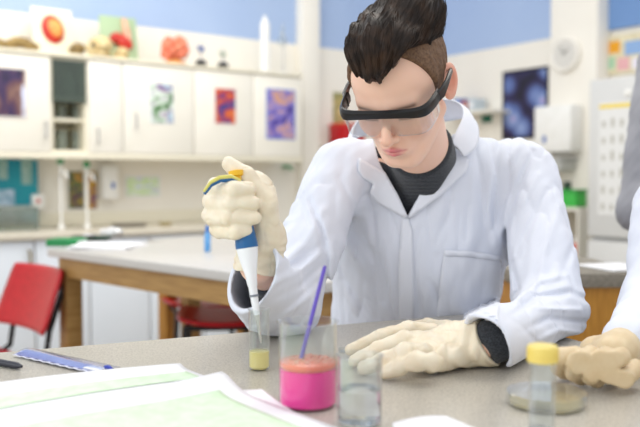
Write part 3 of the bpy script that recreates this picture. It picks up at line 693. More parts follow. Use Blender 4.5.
def skin_obj(name, v, f, m, parent=None, colors=None, base=(0, 0, 0), **kw):
    me = bpy.data.meshes.new(name); base = np.array(base, f32)
    v = v - base
    me.vertices.add(len(v)); me.vertices.foreach_set('co', v.astype(f32).ravel())
    me.loops.add(len(f) * 4); me.loops.foreach_set('vertex_index', f.astype(np.int32).ravel())
    me.polygons.add(len(f)); me.polygons.foreach_set('loop_start', np.arange(0, len(f) * 4, 4, dtype=np.int32))
    me.polygons.foreach_set('loop_total', np.full(len(f), 4, np.int32))
    me.update(calc_edges=True); me.validate(); me.shade_smooth()
    if colors is not None:
        a = me.color_attributes.new('skin_tone', 'FLOAT_COLOR', 'POINT'); a.data.foreach_set('color', np.c_[colors, np.ones(len(colors))].astype(f32).ravel())
    me.materials.append(m)
    o = bpy.data.objects.new(name, me); COL.objects.link(o)
    if parent: o.parent = parent
    else: o.location = tuple(base)
    return props(o, **kw)

# ------------------------------------------------------------------ head
def head_frame(O, pitch, yaw):
    """local head space: x person's left, -y face, z crown.  returns world->local and local->world"""
    R = np.array((Matrix.Rotation(yaw, 3, 'Z') @ Matrix.Rotation(pitch, 3, 'X')), f32)      # local -> world
    O = np.array(O, f32)
    return (lambda p: (p - O) @ R), (lambda q: np.asarray(q, f32) @ R.T + O), R, O
def mir(q): m = q.copy(); m[:, 0] = np.abs(m[:, 0]); return m
def head_sdf(q):
    s = mir(q)
    d = ell(q, (0, .014, .034), (.0745, .094, .083))
    d = smin(d, ell(q, (0, -.028, .03), (.066, .062, .07)), .02)
    d = smin(d, ell(q, (0, -.036, -.03), (.056, .052, .068)), .025)
    d = smin(d, cap(s, (.053, .006, -.05), (.030, -.048, -.088), .015, .015), .03)          # jaw
    d = smin(d, cap(s, (.0, -.066, -.1), (.014, -.064, -.1), .018), .022)                    # chin
    d = smin(d, ell(s, (.040, -.058, -.026), (.021, .022, .024)), .022)                      # cheekbone
    d = smin(d, cap(s, (.008, -.084, .014), (.042, -.070, .016), .010, .009), .016)          # brow
    d = smax(d, -ell(s, (.031, -.098, -.003), (.018, .016, .013)), .014)                     # socket
    d = smin(d, ell(s, (.031, -.0745, -.004), (.0145, .0125, .0115)), .005)                  # lid over the eye
    d = smax(d, -(cap(s, (.019, -.089, -.0095), (.043, -.083, -.0085), .0013)), .002)        # lash line
    d = smin(d, cap(q, (0, -.087, .010), (0, -.1115, -.030), .0065, .0085), .010)            # nose bridge
    d = smin(d, ell(q, (0, -.110, -.034), (.0105, .0095, .009)), .006)
    d = smin(d, ell(s, (.0115, -.098, -.037), (.0068, .010, .0065)), .006)
    d = smax(d, -ell(s, (.006, -.105, -.0435), (.0032, .005, .003)), .002)
    d = smax(d, -cap(q, (0, -.101, -.046), (0, -.0975, -.054), .0022), .004)                 # philtrum
    d = smin(d, ell(q, (0, -.078, -.066), (.028, .018, .02)), .012)
    up = U(.004, cap(s, (.003, -.0975, -.0605), (.02, -.086, -.065), .0042, .002))
    d = smin(d, up, .004)
    d = smin(d, cap(s, (.0, -.0955, -.0715), (.015, -.088, -.069), .0052, .003), .005)
    d = smax(d, -cap(s, (.0, -.1025, -.0655), (.021, -.089, -.0665), .0011), .002)
    d = smax(d, -cap(s, (-.01, -.098, -.084), (.01, -.098, -.084), .006), .01)
    ce, se = math.cos(.42), math.sin(.42)
    e = s - V(.078, .017, -.004); ex = e[:, 0] * ce - e[:, 1] * se; ey = e[:, 0] * se + e[:, 1] * ce
    e = np.stack([ex, ey, e[:, 2]], 1).astype(f32)
    ear = ell(e, (0, .004, .002), (.0075, .0185, .031))
    ear = smin(ear, ell(e, (0, -.002, -.022), (.006, .010, .012)), .008)
    ear = smax(ear, -ell(e, (.007, -.001, .006), (.006, .0105, .018)), .004)
    ear = smax(ear, -ell(e, (.007, -.007, -.006), (.009, .006, .008)), .003)
    return smin(d, ear, .006)
SKIN = np.array(lin('#efc5ae')[:3]); LIP = np.array(lin('#c9586a')[:3]); CHK = np.array(lin('#dfa088')[:3]); BROW = np.array(lin('#5d4433')[:3]); EAR = np.array(lin('#e08a72')[:3])
def head_tone(q, base=SKIN):
    c = np.tile(base, (len(q), 1)); s = mir(q)
    def bl(c, col, w): return c * (1 - w[:, None]) + np.asarray(col) * w[:, None]
    def g(p, c0, r): return np.exp(-(((p - np.array(c0, f32)) / np.array(r, f32)) ** 2).sum(1))
    c = bl(c, CHK, .55 * g(s, (.04, -.075, -.035), (.02, .03, .018)))
    c = bl(c, CHK, .5 * g(q, (0, -.112, -.034), (.014, .014, .012)))
    c = bl(c, EAR, .75 * g(s, (.084, .022, -.004), (.02, .03, .04)))
    dl = np.minimum(cap(s, (.002, -.0985, -.0615), (.0195, -.088, -.0655), .0055, .0018), cap(s, (.0, -.0965, -.0715), (.0145, -.0895, -.069), .006, .003))
    c = bl(c, LIP, .85 / (1 + np.exp(dl / .0007)))
    db, _ = seg2(s[:, 0], s[:, 2], (.012, .0125), (.046, .014)); w = np.exp(-(db / .0042) ** 2) * (q[:, 1] < -.04)
    c = bl(c, BROW, .85 * w)
    dl, _ = seg2(s[:, 0], s[:, 2], (.019, -.0095), (.043, -.0085)); c = bl(c, BROW, .8 * np.exp(-(dl / .0018) ** 2) * (q[:, 1] < -.06))
    return c

# ================================================================== THE MAN
PM = math.radians
hO = P(401, 87, 1.36)
w2l, l2w, HR, HO = head_frame(hO, PM(38), PM(-25))
M_SKIN = mat('skin', '#dfae8e', .42, sss=.12, attr='skin_tone', bump=(500, .05, .0004))
def fabric(name, c, c2, sc=900): return mat(name, c, .85, noise=(7, c2, .3, .7), bump=(sc, .12, .0006), sheen=.15)
M_COAT = fabric('white_coat_cotton', '#dfe3ee', '#dadfeb')
M_COATP = fabric('white_coat_facing', '#e4e7f0', '#dfe3ed')
M_KNIT = mat('charcoal_knit', '#25282d', .95, noise=(400, '#3b3f45', .4, .65), bump=(350, .6, .002), sheen=.2)
M_GLOVE = mat('cream_latex', '#ece2cc', .42, noise=(45, '#e6d8bd', .35, .65), bump=(160, .12, .001), sss=.05)
M_TROU = mat('dark_trousers', '#2b3140', .9); M_SHOE = mat('dark_shoes', '#1e1b1a', .4)
def A(v): return np.array(v, f32)

neckB = A((.215, 1.60, 1.19)); SR = A(P(335, 172, 1.555)); SL = A(P(533, 172, 1.60))
ER = A(P(290, 308, 1.41)); WR = A(P(257, 266, 1.19)); EL = A(P(551, 318, 1.41)); WL = A(PZ(492, 341, .968))
CH = A((.222, 1.655, 1.10)); WA = A((.20, 1.71, .92)); HP = A((.20, 1.76, .72))
def torso(p, k=0.0):
    d = ell(p, CH, (.178 + k, .115 + k, .165 + k))
    d = smin(d, ell(p, WA, (.165 + k, .115 + k, .2 + k)), .08)
    d = smin(d, ell(p, HP, (.17 + k, .13 + k, .16 + k)), .08)
    d = smin(d, cap(p, SR + V(.035, .02, .0), SL + V(-.035, .02, 0), .052 + k), .06)
    d = smin(d, cap(p, neckB + V(0, .01, .0), (SR + SL) / 2 + V(0, .03, -.02), .055 + k), .07)
    return d
def arms(p, k, kr=.0):
    a = smin(cap(p, SR, ER, .046 + k, .036 + k), cap(p, ER, WR, .034 + k, .023 + kr), .03)
    b = smin(cap(p, SL, EL, .046 + k, .036 + k), cap(p, EL, WL, .036 + k, .026 + kr), .03)
    return a, b
nk0 = A(l2w((0, .03, -.055)))
def body_sdf(p):
    q = w2l(p).astype(f32)
    d = head_sdf(q)
    d = smin(d, U(.03, cap(p, nk0, neckB, .05, .056), cap(p, A(l2w((0, .0, -.05))), neckB + V(-.01, -.05, .0), .033, .036)), .02)
    d = smin(d, torso(p, -.02), .03)
    a, b = arms(p, -.008)
    d = smin(smin(d, a, .03), b, .03)
    # simple hands inside the gloves
    d = smin(d, cap(p, WR, A(P(250, 225, 1.165)), .022, .024), .015)
    d = smin(d, cap(p, WL, A(PZ(425, 347, .952)), .02, .014), .015)
    return d
man = thing('person', 'man in a white lab coat, safety goggles and cream gloves, holding a pipette', 'person', (.2, 1.76, 0))
MB0 = (.2, 1.76, 0)
v, f = sculpt(body_sdf, (-.16, 1.03, .74), (.58, 1.86, 1.5), .0023)
v = relax(v, f, 1, .35)
q = w2l(v); tone = head_tone(q)
body = skin_obj('body', v, f, M_SKIN, man, tone, MB0)

LN = A(WL - EL); LN /= np.linalg.norm(LN); LN2 = A((-.74, -.36, -.52)); LN2 /= np.linalg.norm(LN2)
CUFF2 = A(PZ(498, 340, .974))
# ---- jumper
JP = [(407, 228), (374, 176), (372, 158), (392, 166), (412, 163), (434, 151), (442, 135), (438, 100), (482, 92), (484, 125), (458, 160), (440, 188)]
def jumper_sdf(p):
    d = torso(p, -.003)
    a, b = arms(p, -.004, .006)
    d = smin(smin(d, a, .03), b, .03)
    ax = (A(nk0) - neckB); ax /= np.linalg.norm(ax)
    collar = cap(p, neckB, neckB + ax * .13, .070, .0605)
    d = smin(smin(d, collar, .02), cap(p, neckB + V(-.01, -.05, -.0), neckB + V(-.01, -.05, -.0) + (A(l2w((0, .0, -.05))) - neckB - V(-.01, -.05, 0)) * .55, .043), .02)
    # knit ribs
    d = d + .0006 * np.sin(p[:, 2] * 900)
    n1 = A(WR - ER); n1 /= np.linalg.norm(n1); d = smax(d, np.where(np.linalg.norm(p - WR, axis=1) < .14, (p - (WR - n1 * .05)) @ n1, -1), .004)
    n2 = A(WL - EL); n2 /= np.linalg.norm(n2); d = smax(d, np.where(np.linalg.norm(p - WL, axis=1) < .14, (p - (CUFF2 + LN2 * .019)) @ LN2, -1), .003)
    jx, jy = proj(p); reg = (p[:, 1] < 1.565) & (p[:, 2] > 1.11) & (np.abs(p[:, 0] - .19) < .11)
    d = np.where(reg, smax(d, poly2(jx, jy, JP) * (p[:, 1] / F), .002), d)
    return np.where(np.linalg.norm(p - neckB, axis=1) < .2, smax(d, (p - (neckB + ax * .125)) @ ax, .006), d)
v, f = sculpt(jumper_sdf, (-.18, 1.02, .62), (.58, 1.9, 1.34), .0034)
skin_obj('jumper', v, f, M_KNIT, man, None, MB0)

# ---- coat
VNECK = [(407, 217), (385, 174), (379, 162), (372, 135), (372, 100), (470, 60), (466, 110), (445, 148), (434, 168)]
FOLDS = [  # (points px, depth in mm (+ valley), width px)
    ([(533, 152), (514, 195), (506, 235), (506, 300)], 7, 5), ([(310, 200), (322, 232), (326, 275), (330, 300)], 6, 5),
    ([(340, 178), (352, 205), (356, 240)], 2.5, 6), ([(352, 228), (378, 262), (384, 300)], 3, 8), ([(337, 262), (352, 288), (372, 320)], 3.5, 7), ([(366, 218), (372, 250)], -2, 7),
    ([(345, 240), (365, 275)], -3, 8), ([(385, 240), (392, 300)], -2, 6), ([(330, 240), (340, 275)], -2.5, 6),
    ([(420, 230), (414, 270), (420, 315)], 2.5, 6), ([(452, 180), (448, 215), (436, 245)], 2.5, 7), ([(478, 160), (480, 200)], 2, 7), ([(492, 170), (488, 210), (495, 245)], -2.5, 6),
    ([(500, 135), (495, 170)], 2.5, 5), ([(520, 140), (508, 168)], -2.5, 6), ([(468, 205), (466, 240)], 1.8, 5), ([(430, 280), (450, 318)], 2.5, 6), ([(485, 265), (478, 315)], 2.5, 7),
    ([(548, 190), (530, 225), (514, 262)], 3.5, 5), ([(560, 205), (545, 250), (535, 290)], -2.5, 7), ([(575, 240), (560, 280)], 2.5, 6), ([(538, 175), (522, 205)], -2.5, 5),
    ([(508, 318), (535, 298), (570, 292), (588, 300)], 5, 5), ([(515, 300), (540, 280), (566, 275)], -3.5, 6), ([(520, 332), (548, 318), (588, 322)], 4, 5), ([(530, 345), (560, 330), (590, 335)], -3, 5),
    ([(500, 315), (520, 325), (545, 352)], 3, 4), ([(512, 262), (518, 290), (510, 305)], 4, 4), ([(540, 308), (580, 310)], -3, 4),
    ([(303, 195), (290, 222), (272, 240)], 3.5, 6), ([(322, 210), (305, 245), (280, 262)], -3, 7), ([(326, 240), (300, 262), (275, 275)], 4, 6), ([(325, 262), (302, 285), (270, 300)], 4.5, 6), ([(318, 280), (290, 305), (258, 320)], 3.5, 6),
    ([(322, 252), (295, 274), (265, 288)], -3, 5), ([(310, 296), (282, 318), (252, 330)], -3, 5), ([(250, 300), (262, 322)], 3, 5), ([(240, 310), (250, 330)], -2, 5), ([(300, 200), (308, 225)], 3, 5), ([(283, 225), (300, 215)], -2, 5),
]
A_OP = A(P(250, 275, 1.18))           # middle of the right sleeve opening
def coat_outer(p):
    d = torso(p, .014)
    d = smin(d, ell(p, (.2, 1.78, .68), (.2, .16, .2)), .08)
    # right arm: upper sleeve, elbow, open cuff
    EC = A(P(282, 306, 1.40))
    r1 = cap(p, SR + V(.01, 0, -.005), EC, .060, .064)
    r2 = cap(p, EC, A_OP + (A_OP - EC) * .12, .062, .055)
    d = smin(d, smin(r1, r2, .03), .035)
    EC2 = A(P(549, 308, 1.41))
    l1 = cap(p, SL + V(-.012, 0, -.008), EC2, .062, .066)
    l2 = cap(p, A(P(549, 318, 1.40)), WL + LN * .03, .055, .0455)
    d = smin(d, smin(l1, l2, .03), .03)
    return d
_ax = A_OP - A(P(282, 306, 1.40)); _ax /= np.linalg.norm(_ax)
OPN = A((-.85, -.45, .28)); OPN /= np.linalg.norm(OPN)
CUFFP = A(P(248, 278, 1.20))
def coat_sdf(p, detail=True):
    d = coat_outer(p)
    px, py = proj(p)
    if detail:
        near = np.abs(d) < .03
        if near.any():
            x = px[near]; y = py[near]; dd = d[near].astype(f32)
            ds = 0
            for pts, amp, wd in FOLDS:
                best = np.full(x.shape, 1e9); 
                for a, b in zip(pts, pts[1:]): best = np.minimum(best, seg2(x, y, a, b)[0])
                _, hh = seg2(x, y, pts[0], pts[-1])
                ds = ds + amp * .001 * 2.1 * np.exp(-(best / (wd * .58)) ** 2) * (.35 + .65 * np.sin(np.pi * np.clip(hh * .9 + .05, 0, 1)))
            pn = p[near]
            soft = 1 - .75 * np.exp(-(np.linalg.norm(pn - CUFFP, axis=1) / .12) ** 4) - .75 * np.exp(-(np.linalg.norm(pn - CUFF2, axis=1) / .10) ** 4)
            ds = ds + .0018 * noise(pn * V(1, 1, .45), 45, 0, 10) + .0042 * (1 - np.abs(noise(pn * V(1, 1, .4), 38, 24, 8))).clip(0, 1) ** 3 + .0010 * noise(pn * V(1, 1, .6), 110, 12, 10)
            d = d.astype(f32); d[near] = dd + .010 * np.tanh(ds / .010) * soft
    front = p[:, 1] < 1.70
    vn = poly2(px, py, VNECK) * (p[:, 1] / F)
    d = np.where(front | (p[:, 2] > 1.2), smax(d, -vn, .003), d)
    # neck hole behind
    d = smax(d, -cap(p, neckB + V(0, 0, .0), neckB + V(-.02, -.06, .1), .07), .004)
    # right cuff: cut and hollow
    loc = np.linalg.norm(p - CUFFP, axis=1) < .16
    d = np.where(loc, smax(d, (p - CUFFP) @ OPN, .004), d)
    inner = cap(p, A(P(282, 306, 1.40)) + _ax * .05, A_OP + _ax * .06, .045, .0475)
    d = smax(d, -inner, .004)
    loc = np.linalg.norm(p - CUFF2, axis=1) < .12
    d = np.where(loc, smax(d, (p - (CUFF2 + LN2 * .012)) @ LN2, .004), d)
    inner = cap(p, WL - LN * .025, WL + LN * .05, .037, .037)
    d = smax(d, -inner, .004)
    d = np.where(p[:, 1] < 1.55, smax(d, TZ + .001 - p[:, 2], .012), d)     # lies on the bench top
    return d
v, f = sculpt(coat_sdf, (-.2, 1.0, .52), (.62, 2.0, 1.34), .0030)
v = relax(v, f, 1, .3)
coat = skin_obj('lab_coat', v, f, M_COAT, man, None, MB0)
bvh = BVHTree.FromPolygons([Vector(x) for x in v.tolist()], f.tolist(), epsilon=0)
v2, f2 = sculpt(lambda p: coat_outer(p), (-.2, 1.0, .80), (.62, 2.0, 1.34), .008)
bvh0 = BVHTree.FromPolygons([Vector(x) for x in v2.tolist()], f2.tolist(), epsilon=0)
def onsurf(px, py, tree=None, fall=1.52):
    d = ray(px, py).normalized(); o = Vector((0, 0, CAMZ))
    h = (tree or bvh).ray_cast(o + d * .5, d)
    if h[0] is None:
        h = bvh0.ray_cast(o + d * .5, d)
        if h[0] is None: return P(px, py, fall)
    return h[0] - d * 0.0
def cloth_patch(name, poly, m, parent, off=.002, th=.002, step=3.0, tree=None, lift=None):
    """a piece of cloth sewn onto the coat: outline in photo pixels laid on the coat's surface"""
    bnd = []
    n = len(poly)
    for i in range(n):
        a, b = Vector(poly[i]), Vector(poly[(i + 1) % n]); k = max(1, int((b - a).length / step))
        for j in range(k): bnd.append(a.lerp(b, j / k))
    xs = [p[0] for p in poly]; ys = [p[1] for p in poly]; pts = list(bnd)
    gx = np.arange(min(xs), max(xs), step); gy = np.arange(min(ys), max(ys), step)
    gx2, gy2 = [t.ravel() for t in np.meshgrid(gx, gy)]; d = poly2(gx2, gy2, [tuple(p) for p in poly])
    for x, y, dd in zip(gx2, gy2, d):
        if dd < -step * .6: pts.append(Vector((x, y)))
    nb = len(bnd); vs, es, fs, *_ = delaunay_2d_cdt(pts, [(i, (i + 1) % nb) for i in range(nb)], [], 1, 1e-4)
    mb = MB(); cam0 = Vector((0, 0, CAMZ)); bv = []
    for p in vs:
        w_ = onsurf(p.x, p.y, tree); dr = (cam0 - w_).normalized()
        L_ = off + (lift(p.x, p.y) if lift else 0)
        bv.append(mb.bm.verts.new(w_ + dr * L_ - Vector(MB0)))
    for t in fs:
        try: mb.bm.faces.new([bv[i] for i in t])
        except Exception: pass
    bmesh.ops.smooth_vert(mb.bm, verts=[x for x in mb.bm.verts if not x.is_boundary], factor=.5, use_axis_x=True, use_axis_y=True, use_axis_z=True)
    bmesh.ops.recalc_face_normals(mb.bm, faces=mb.bm.faces[:])
    return obj(name, mb, m, parent, solid=th)
lf = lambda ex, ey, amp, rad: (lambda x, y: amp * (1 - math.exp(-((x - ex) ** 2 + (y - ey) ** 2) / rad ** 2)))
cloth_patch('lapel', [(359, 158), (368, 163), (385, 172), (398, 195), (408, 217), (405, 218), (390, 210), (376, 202), (370, 193), (373, 184), (363, 178), (358, 170)], M_COATP, coat, .006, .0022, tree=bvh0)
cloth_patch('lapel', [(408, 217), (421, 192), (434, 164), (445, 142), (461, 152), (470, 160), (466, 172), (440, 196), (410, 218)], M_COATP, coat, .007, .0022, tree=bvh0)
cloth_patch('placket', [(402, 217), (408, 216), (412, 230), (414, 270), (414, 330), (399, 330), (398, 270), (400, 235)], M_COATP, coat, .002, .0016)
pk = cloth_patch('pocket', [(444, 250), (472, 251), (502, 256), (501, 290), (498, 326), (436, 322), (439, 290)], M_COATP, coat, .003, .0016)
cloth_patch('pocket_hem', [(444, 250), (472, 251), (502, 256), (502, 262), (472, 257.5), (444, 256)], M_COATP, pk, .005, .0014)
# collar: a folded band round the neck
cin = [P(359, 158, 1.52), P(352, 138, 1.57), P(362, 118, 1.63), P(400, 105, 1.67), P(440, 100, 1.665), P(458, 104, 1.62), P(463, 115, 1.57), P(456, 132, 1.53), P(449, 146, 1.51)]
cout = [P(359, 176, 1.515), P(347, 163, 1.545), P(350, 142, 1.65), P(400, 128, 1.72), P(448, 122, 1.71), P(470, 119, 1.65), P(478, 130, 1.575), P(476, 148, 1.53), P(464, 158, 1.51)]
def crv(pts, t):
    n = len(pts) - 1; x = min(t * n, n - 1e-6); i = int(x); u = x - i
    p0_, p1_, p2_, p3_ = pts[max(i - 1, 0)], pts[i], pts[i + 1], pts[min(i + 2, n)]
    return .5 * ((2 * p1_) + (p2_ - p0_) * u + (2 * p0_ - 5 * p1_ + 4 * p2_ - p3_) * u * u + (-p0_ + 3 * p1_ - 3 * p2_ + p3_) * u ** 3)
def colf(u, w_):
    a, b = crv(cin, u), crv(cout, u); m_ = a.lerp(b, w_)
    return m_ + Vector((0, -.004, .010 * math.sin(math.pi * min(1, w_ * 1.1)) * .6 + .002)) - Vector(MB0)
mb = MB().grid(colf, 48, 8); obj('collar', mb, M_COATP, coat, solid=.0025)
# trousers and shoes (below the bench)
def trou(p):
    d = ell(p, (.2, 1.78, .68), (.165, .13, .13))
    for s, kx in ((-1, .0), (1, .05)):
        hip = V(.2 + s * .09, 1.74, .68); kn = V(.2 + s * .14 + kx, 1.32, .64); an = V(.2 + s * .12 + kx, 1.42, .22)
        d = U(.04, d, cap(p, hip, kn, .085, .06), cap(p, kn, an, .062, .045))
    return d
v, f = sculpt(trou, (-.1, 1.15, .12), (.55, 2.0, .9), .010); skin_obj('trousers', v, f, M_TROU, man, None, MB0)
for s, kx in ((-1, 0), (1, .05)):
    x = .2 + s * .12 + kx
    obj('shoe', MB().ell((x - MB0[0], 1.34 - MB0[1], .19), (.045, .13, .04)).box((x - MB0[0], 1.34 - MB0[1], .163), (.08, .25, .02), .008), M_SHOE, man)
t = thing('lab_stool', 'stool under the man in the lab coat', 'stool', (.2, 1.8, 0))
obj('seat', MB().lathe([(0, .535), (.16, .535), (.17, .545), (.165, .56), (0, .56)], 32), M_RED, t)
for i in range(4):
    an = math.pi / 4 + i * math.pi / 2; obj('leg', MB().tube([(.11 * math.cos(an), .11 * math.sin(an), .535), (.19 * math.cos(an), .19 * math.sin(an), .005)], .011), M_BLACK, t)
obj('foot_ring', MB().tube([(.165 * math.cos(a_ * math.pi / 12), .165 * math.sin(a_ * math.pi / 12), .15) for a_ in range(25)], .009, 10, False), M_BLACK, t)

# ---- hair
def skull_d(q): return smin(ell(q, (0, .014, .034), (.0745, .094, .083)), ell(q, (0, -.028, .03), (.066, .062, .07)), .02)
def quiff_vol(q):
    d = ell(q, (0, .02, .080), (.070, .092, .062))
    d = smin(d, ell(q, (.002, -.040, .110), (.058, .050, .038)), .025)
    d = smin(d, ell(q, (-.010, -.074, .102), (.037, .030, .034)), .02)
    d = smin(d, cap(q, (-.006, -.098, .088), (.0, -.088, .070), .013, .003), .018)
    d = smin(d, ell(q, (.034, .03, .118), (.042, .06, .038)), .02)
    d = smin(d, ell(q, (.044, .045, .100), (.034, .055, .04)), .02)
    # clean hairline: side recession
    s = mir(q)
    pl = (.058 + 1.1 * np.maximum(s[:, 0] - .004, 0) * np.clip((-q[:, 1] + .02) / .08, 0, 1)) - q[:, 2]      # rises towards the temples
    pl = np.where(q[:, 1] > -.01, .052 - q[:, 2], pl)
    return smax(d, pl.astype(f32), .006)
rt0 = np.array((0, -.085, .05), f32)
def hair_sdf(q):
    d = quiff_vol(q)
    # combed grooves running back from the peak
    r = q - V(-.002, -.115, .045)
    an = np.arctan2(r[:, 0], r[:, 2] + .6 * (r[:, 1] + .06)); 
    g = .0022 * np.sin(an * 26 + 2.2 * noise(q, 28, 3, 6)) + .0013 * np.sin(an * 61 + 2.5 * noise(q, 40, 9, 6)) + .0006 * np.sin(an * 140)
    return d + g
v, f = sculpt(hair_sdf, (-.11, -.15, .01), (.11, .14, .19), .0017)
M_HAIR = mat('dark_brown_hair', '#1e140e', .5, noise=(40, '#3d2a1c', .42, .7), spec=.35)
M_HAIRS = mat('brown_short_hair', '#5a4230', .7, noise=(260, '#7a5c43', .35, .65), bump=(900, .8, .001))
hairv = l2w(v); hair = skin_obj('hair', hairv.astype(f32), f, M_HAIR, man, None, MB0)
hb = BVHTree.FromPolygons([Vector(x) for x in v.tolist()], f.tolist())
sm = MB(); rs = random.Random(3)
def strand(mb, q0, n0, L_, r0, lift, curl):
    pts = []; p = Vector(q0); k = 7
    jx = rs.uniform(-1, 1)
    for i in range(k):
        t_ = i / (k - 1)
        flow = (p - Vector((-.002, -.125, .02))); flow.z *= .9
        flow = flow + Vector((jx * .01, 0, 0)) + Vector((.012 if p.x > 0 else -.006, .03, .02))
        hit = hb.find_nearest(p)
        if hit[0] is None: break
        n_ = hit[1]; flow = (flow - n_ * flow.dot(n_)).normalized()
        pts.append(hit[0] + n_ * (-.001 + lift * math.sin(t_ * 1.6) + curl * t_ * t_))
        p = hit[0] + flow * L_ / k
    if len(pts) < 4: return
    rr = [r0 * (1 - (i / (len(pts) - 1)) ** 2 * .85) for i in range(len(pts))]
    W_ = [Vector(l2w(np.array(x)[None])[0]) - Vector(MB0) for x in pts]
    mb.tube(W_, rr, 5, True)
cnt = 0
while cnt < 2600:
    i = rs.randrange(len(f)); q0 = Vector(v[f[i][0]].tolist())
    if q0.z < .058 : continue
    cnt += 1
    back = max(0, (q0.y + .02) / .1)
    strand(sm, q0, None, rs.uniform(.03, .055), rs.uniform(.0005, .0011), rs.uniform(.0005, .002), rs.uniform(0, .0015) + back * rs.uniform(0, .008))
obj('hair_strands', sm, M_HAIR, hair)
props(bpy.data.objects['hair_strands'], kind='stuff')
def side_sdf(q):
    d = skull_d(q) - .0035 - .0007 * noise(q, 260, 5, 10) - .0022 * np.clip((q[:, 2] - .01) / .05, 0, 1)
    s = mir(q)
    d = smax(d, (-.036 - .35 * (q[:, 2] - .03)) - q[:, 1], .004)              # temple line
    d = smax(d, (-.052 - .35 * q[:, 1]).astype(f32) * 0 + np.where(q[:, 1] < .012, -.006 - q[:, 2], -.050 - q[:, 2]).astype(f32), .003)
    d = smax(d, q[:, 2] - .10, .01)
    return smax(d, -(skull_d(q) + .004), .001)
v, f = sculpt(side_sdf, (-.1, -.1, -.07), (.1, .13, .12), .0020)
skin_obj('short_side_hair', l2w(v).astype(f32), f, M_HAIRS, man, None, MB0, label='short lighter brown side hair')

# ---- goggles (in head space)
def toW(pts): return [Vector(l2w(np.array(p, f32)[None])[0]) - Vector(MB0) for p in pts]
gog = thing('safety_goggles', None, None); gog.parent = man; gog.location = (0, 0, 0)
del_keys = [k for k in ('label', 'category') if k in gog.keys()]
for k in del_keys: del gog[k]
def gcurve(t):      # t -1..1 across the face
    x = .0785 * (1.13 * t - .13 * t ** 5); y = -.108 + .006 * t * t + .046 * abs(t) ** 9
    return x, y
def strip(z0f, z1f, y0, th, n=40, nv=6, lean=0.0):
    mb = MB()
    def fn(u, w_):
        t_ = 2 * u - 1; x, y = gcurve(t_); a, b = z0f(t_), z1f(t_); z = a + (b - a) * w_
        return toW([(x * (1 + y0 / .12), y + y0 + lean * (z - .01), z)])[0]
    return mb.grid(fn, n, nv)
zb_ = lambda t: .0120 - .004 * abs(t) ** 2
lower = lambda t: -.0265 + .018 * math.exp(-(t / .13) ** 2) + .012 * abs(t) ** 6
obj('lens', strip(zb_, lower, 0, 0, 60, 8, -.05), thin_glass('polycarbonate', '#fafafa', 1.5, .02), gog, solid=.0018)
brow = MB()
N = 40; rings = []
for i in range(N + 1):
    t_ = 2 * i / N - 1; x, y = gcurve(t_ * 1.02)
    hgt = .0075 + .0035 * abs(t_) ** 1.5; thk = .0045 + .002 * abs(t_) ** 3
    z = .0165 - .004 * abs(t_) ** 3
    prof = [(-1, -.7), (-1.25, 0), (-1, .7), (0, 1), (.8, .8), (1, 0), (.8, -.8), (0, -1)]
    rings.append([brow.bm.verts.new(toW([(x * (1 + (a_ * thk) * -6), y + a_ * thk, z + b_ * hgt)])[0]) for a_, b_ in prof])
for Aa, Bb in zip(rings, rings[1:]):
    for k in range(8): brow.bm.faces.new((Aa[k], Aa[(k + 1) % 8], Bb[(k + 1) % 8], Bb[k]))
brow.bm.faces.new(rings[0]); brow.bm.faces.new(rings[-1][::-1])
obj('brow_bar', brow, M_BLACKP, gog)
for s in (-1, 1):
    tb_ = MB(); ctl = [(s * .077, -.060, .0125, .010, .0036), (s * .0845, -.045, .0135, .0095, .0032), (s * .087, -.02, .0165, .006, .0026), (s * .0865, .01, .018, .0045, .0024), (s * .083, .03, .012, .004, .0022), (s * .08, .045, -.004, .0035, .002)]
    rg = []
    for x, y, z, hh, th in ctl:
        rg.append([tb_.bm.verts.new(toW([(x + a_ * th, y, z + b_ * hh)])[0]) for a_, b_ in [(-1, -.8), (-1, .8), (0, 1), (1, .8), (1, -.8), (0, -1)]])
    for Aa, Bb in zip(rg, rg[1:]):
        for k in range(6): tb_.bm.faces.new((Aa[k], Aa[(k + 1) % 6], Bb[(k + 1) % 6], Bb[k]))
    tb_.bm.faces.new(rg[0]); tb_.bm.faces.new(rg[-1])
    obj('temple', tb_, M_BLACKP, gog)

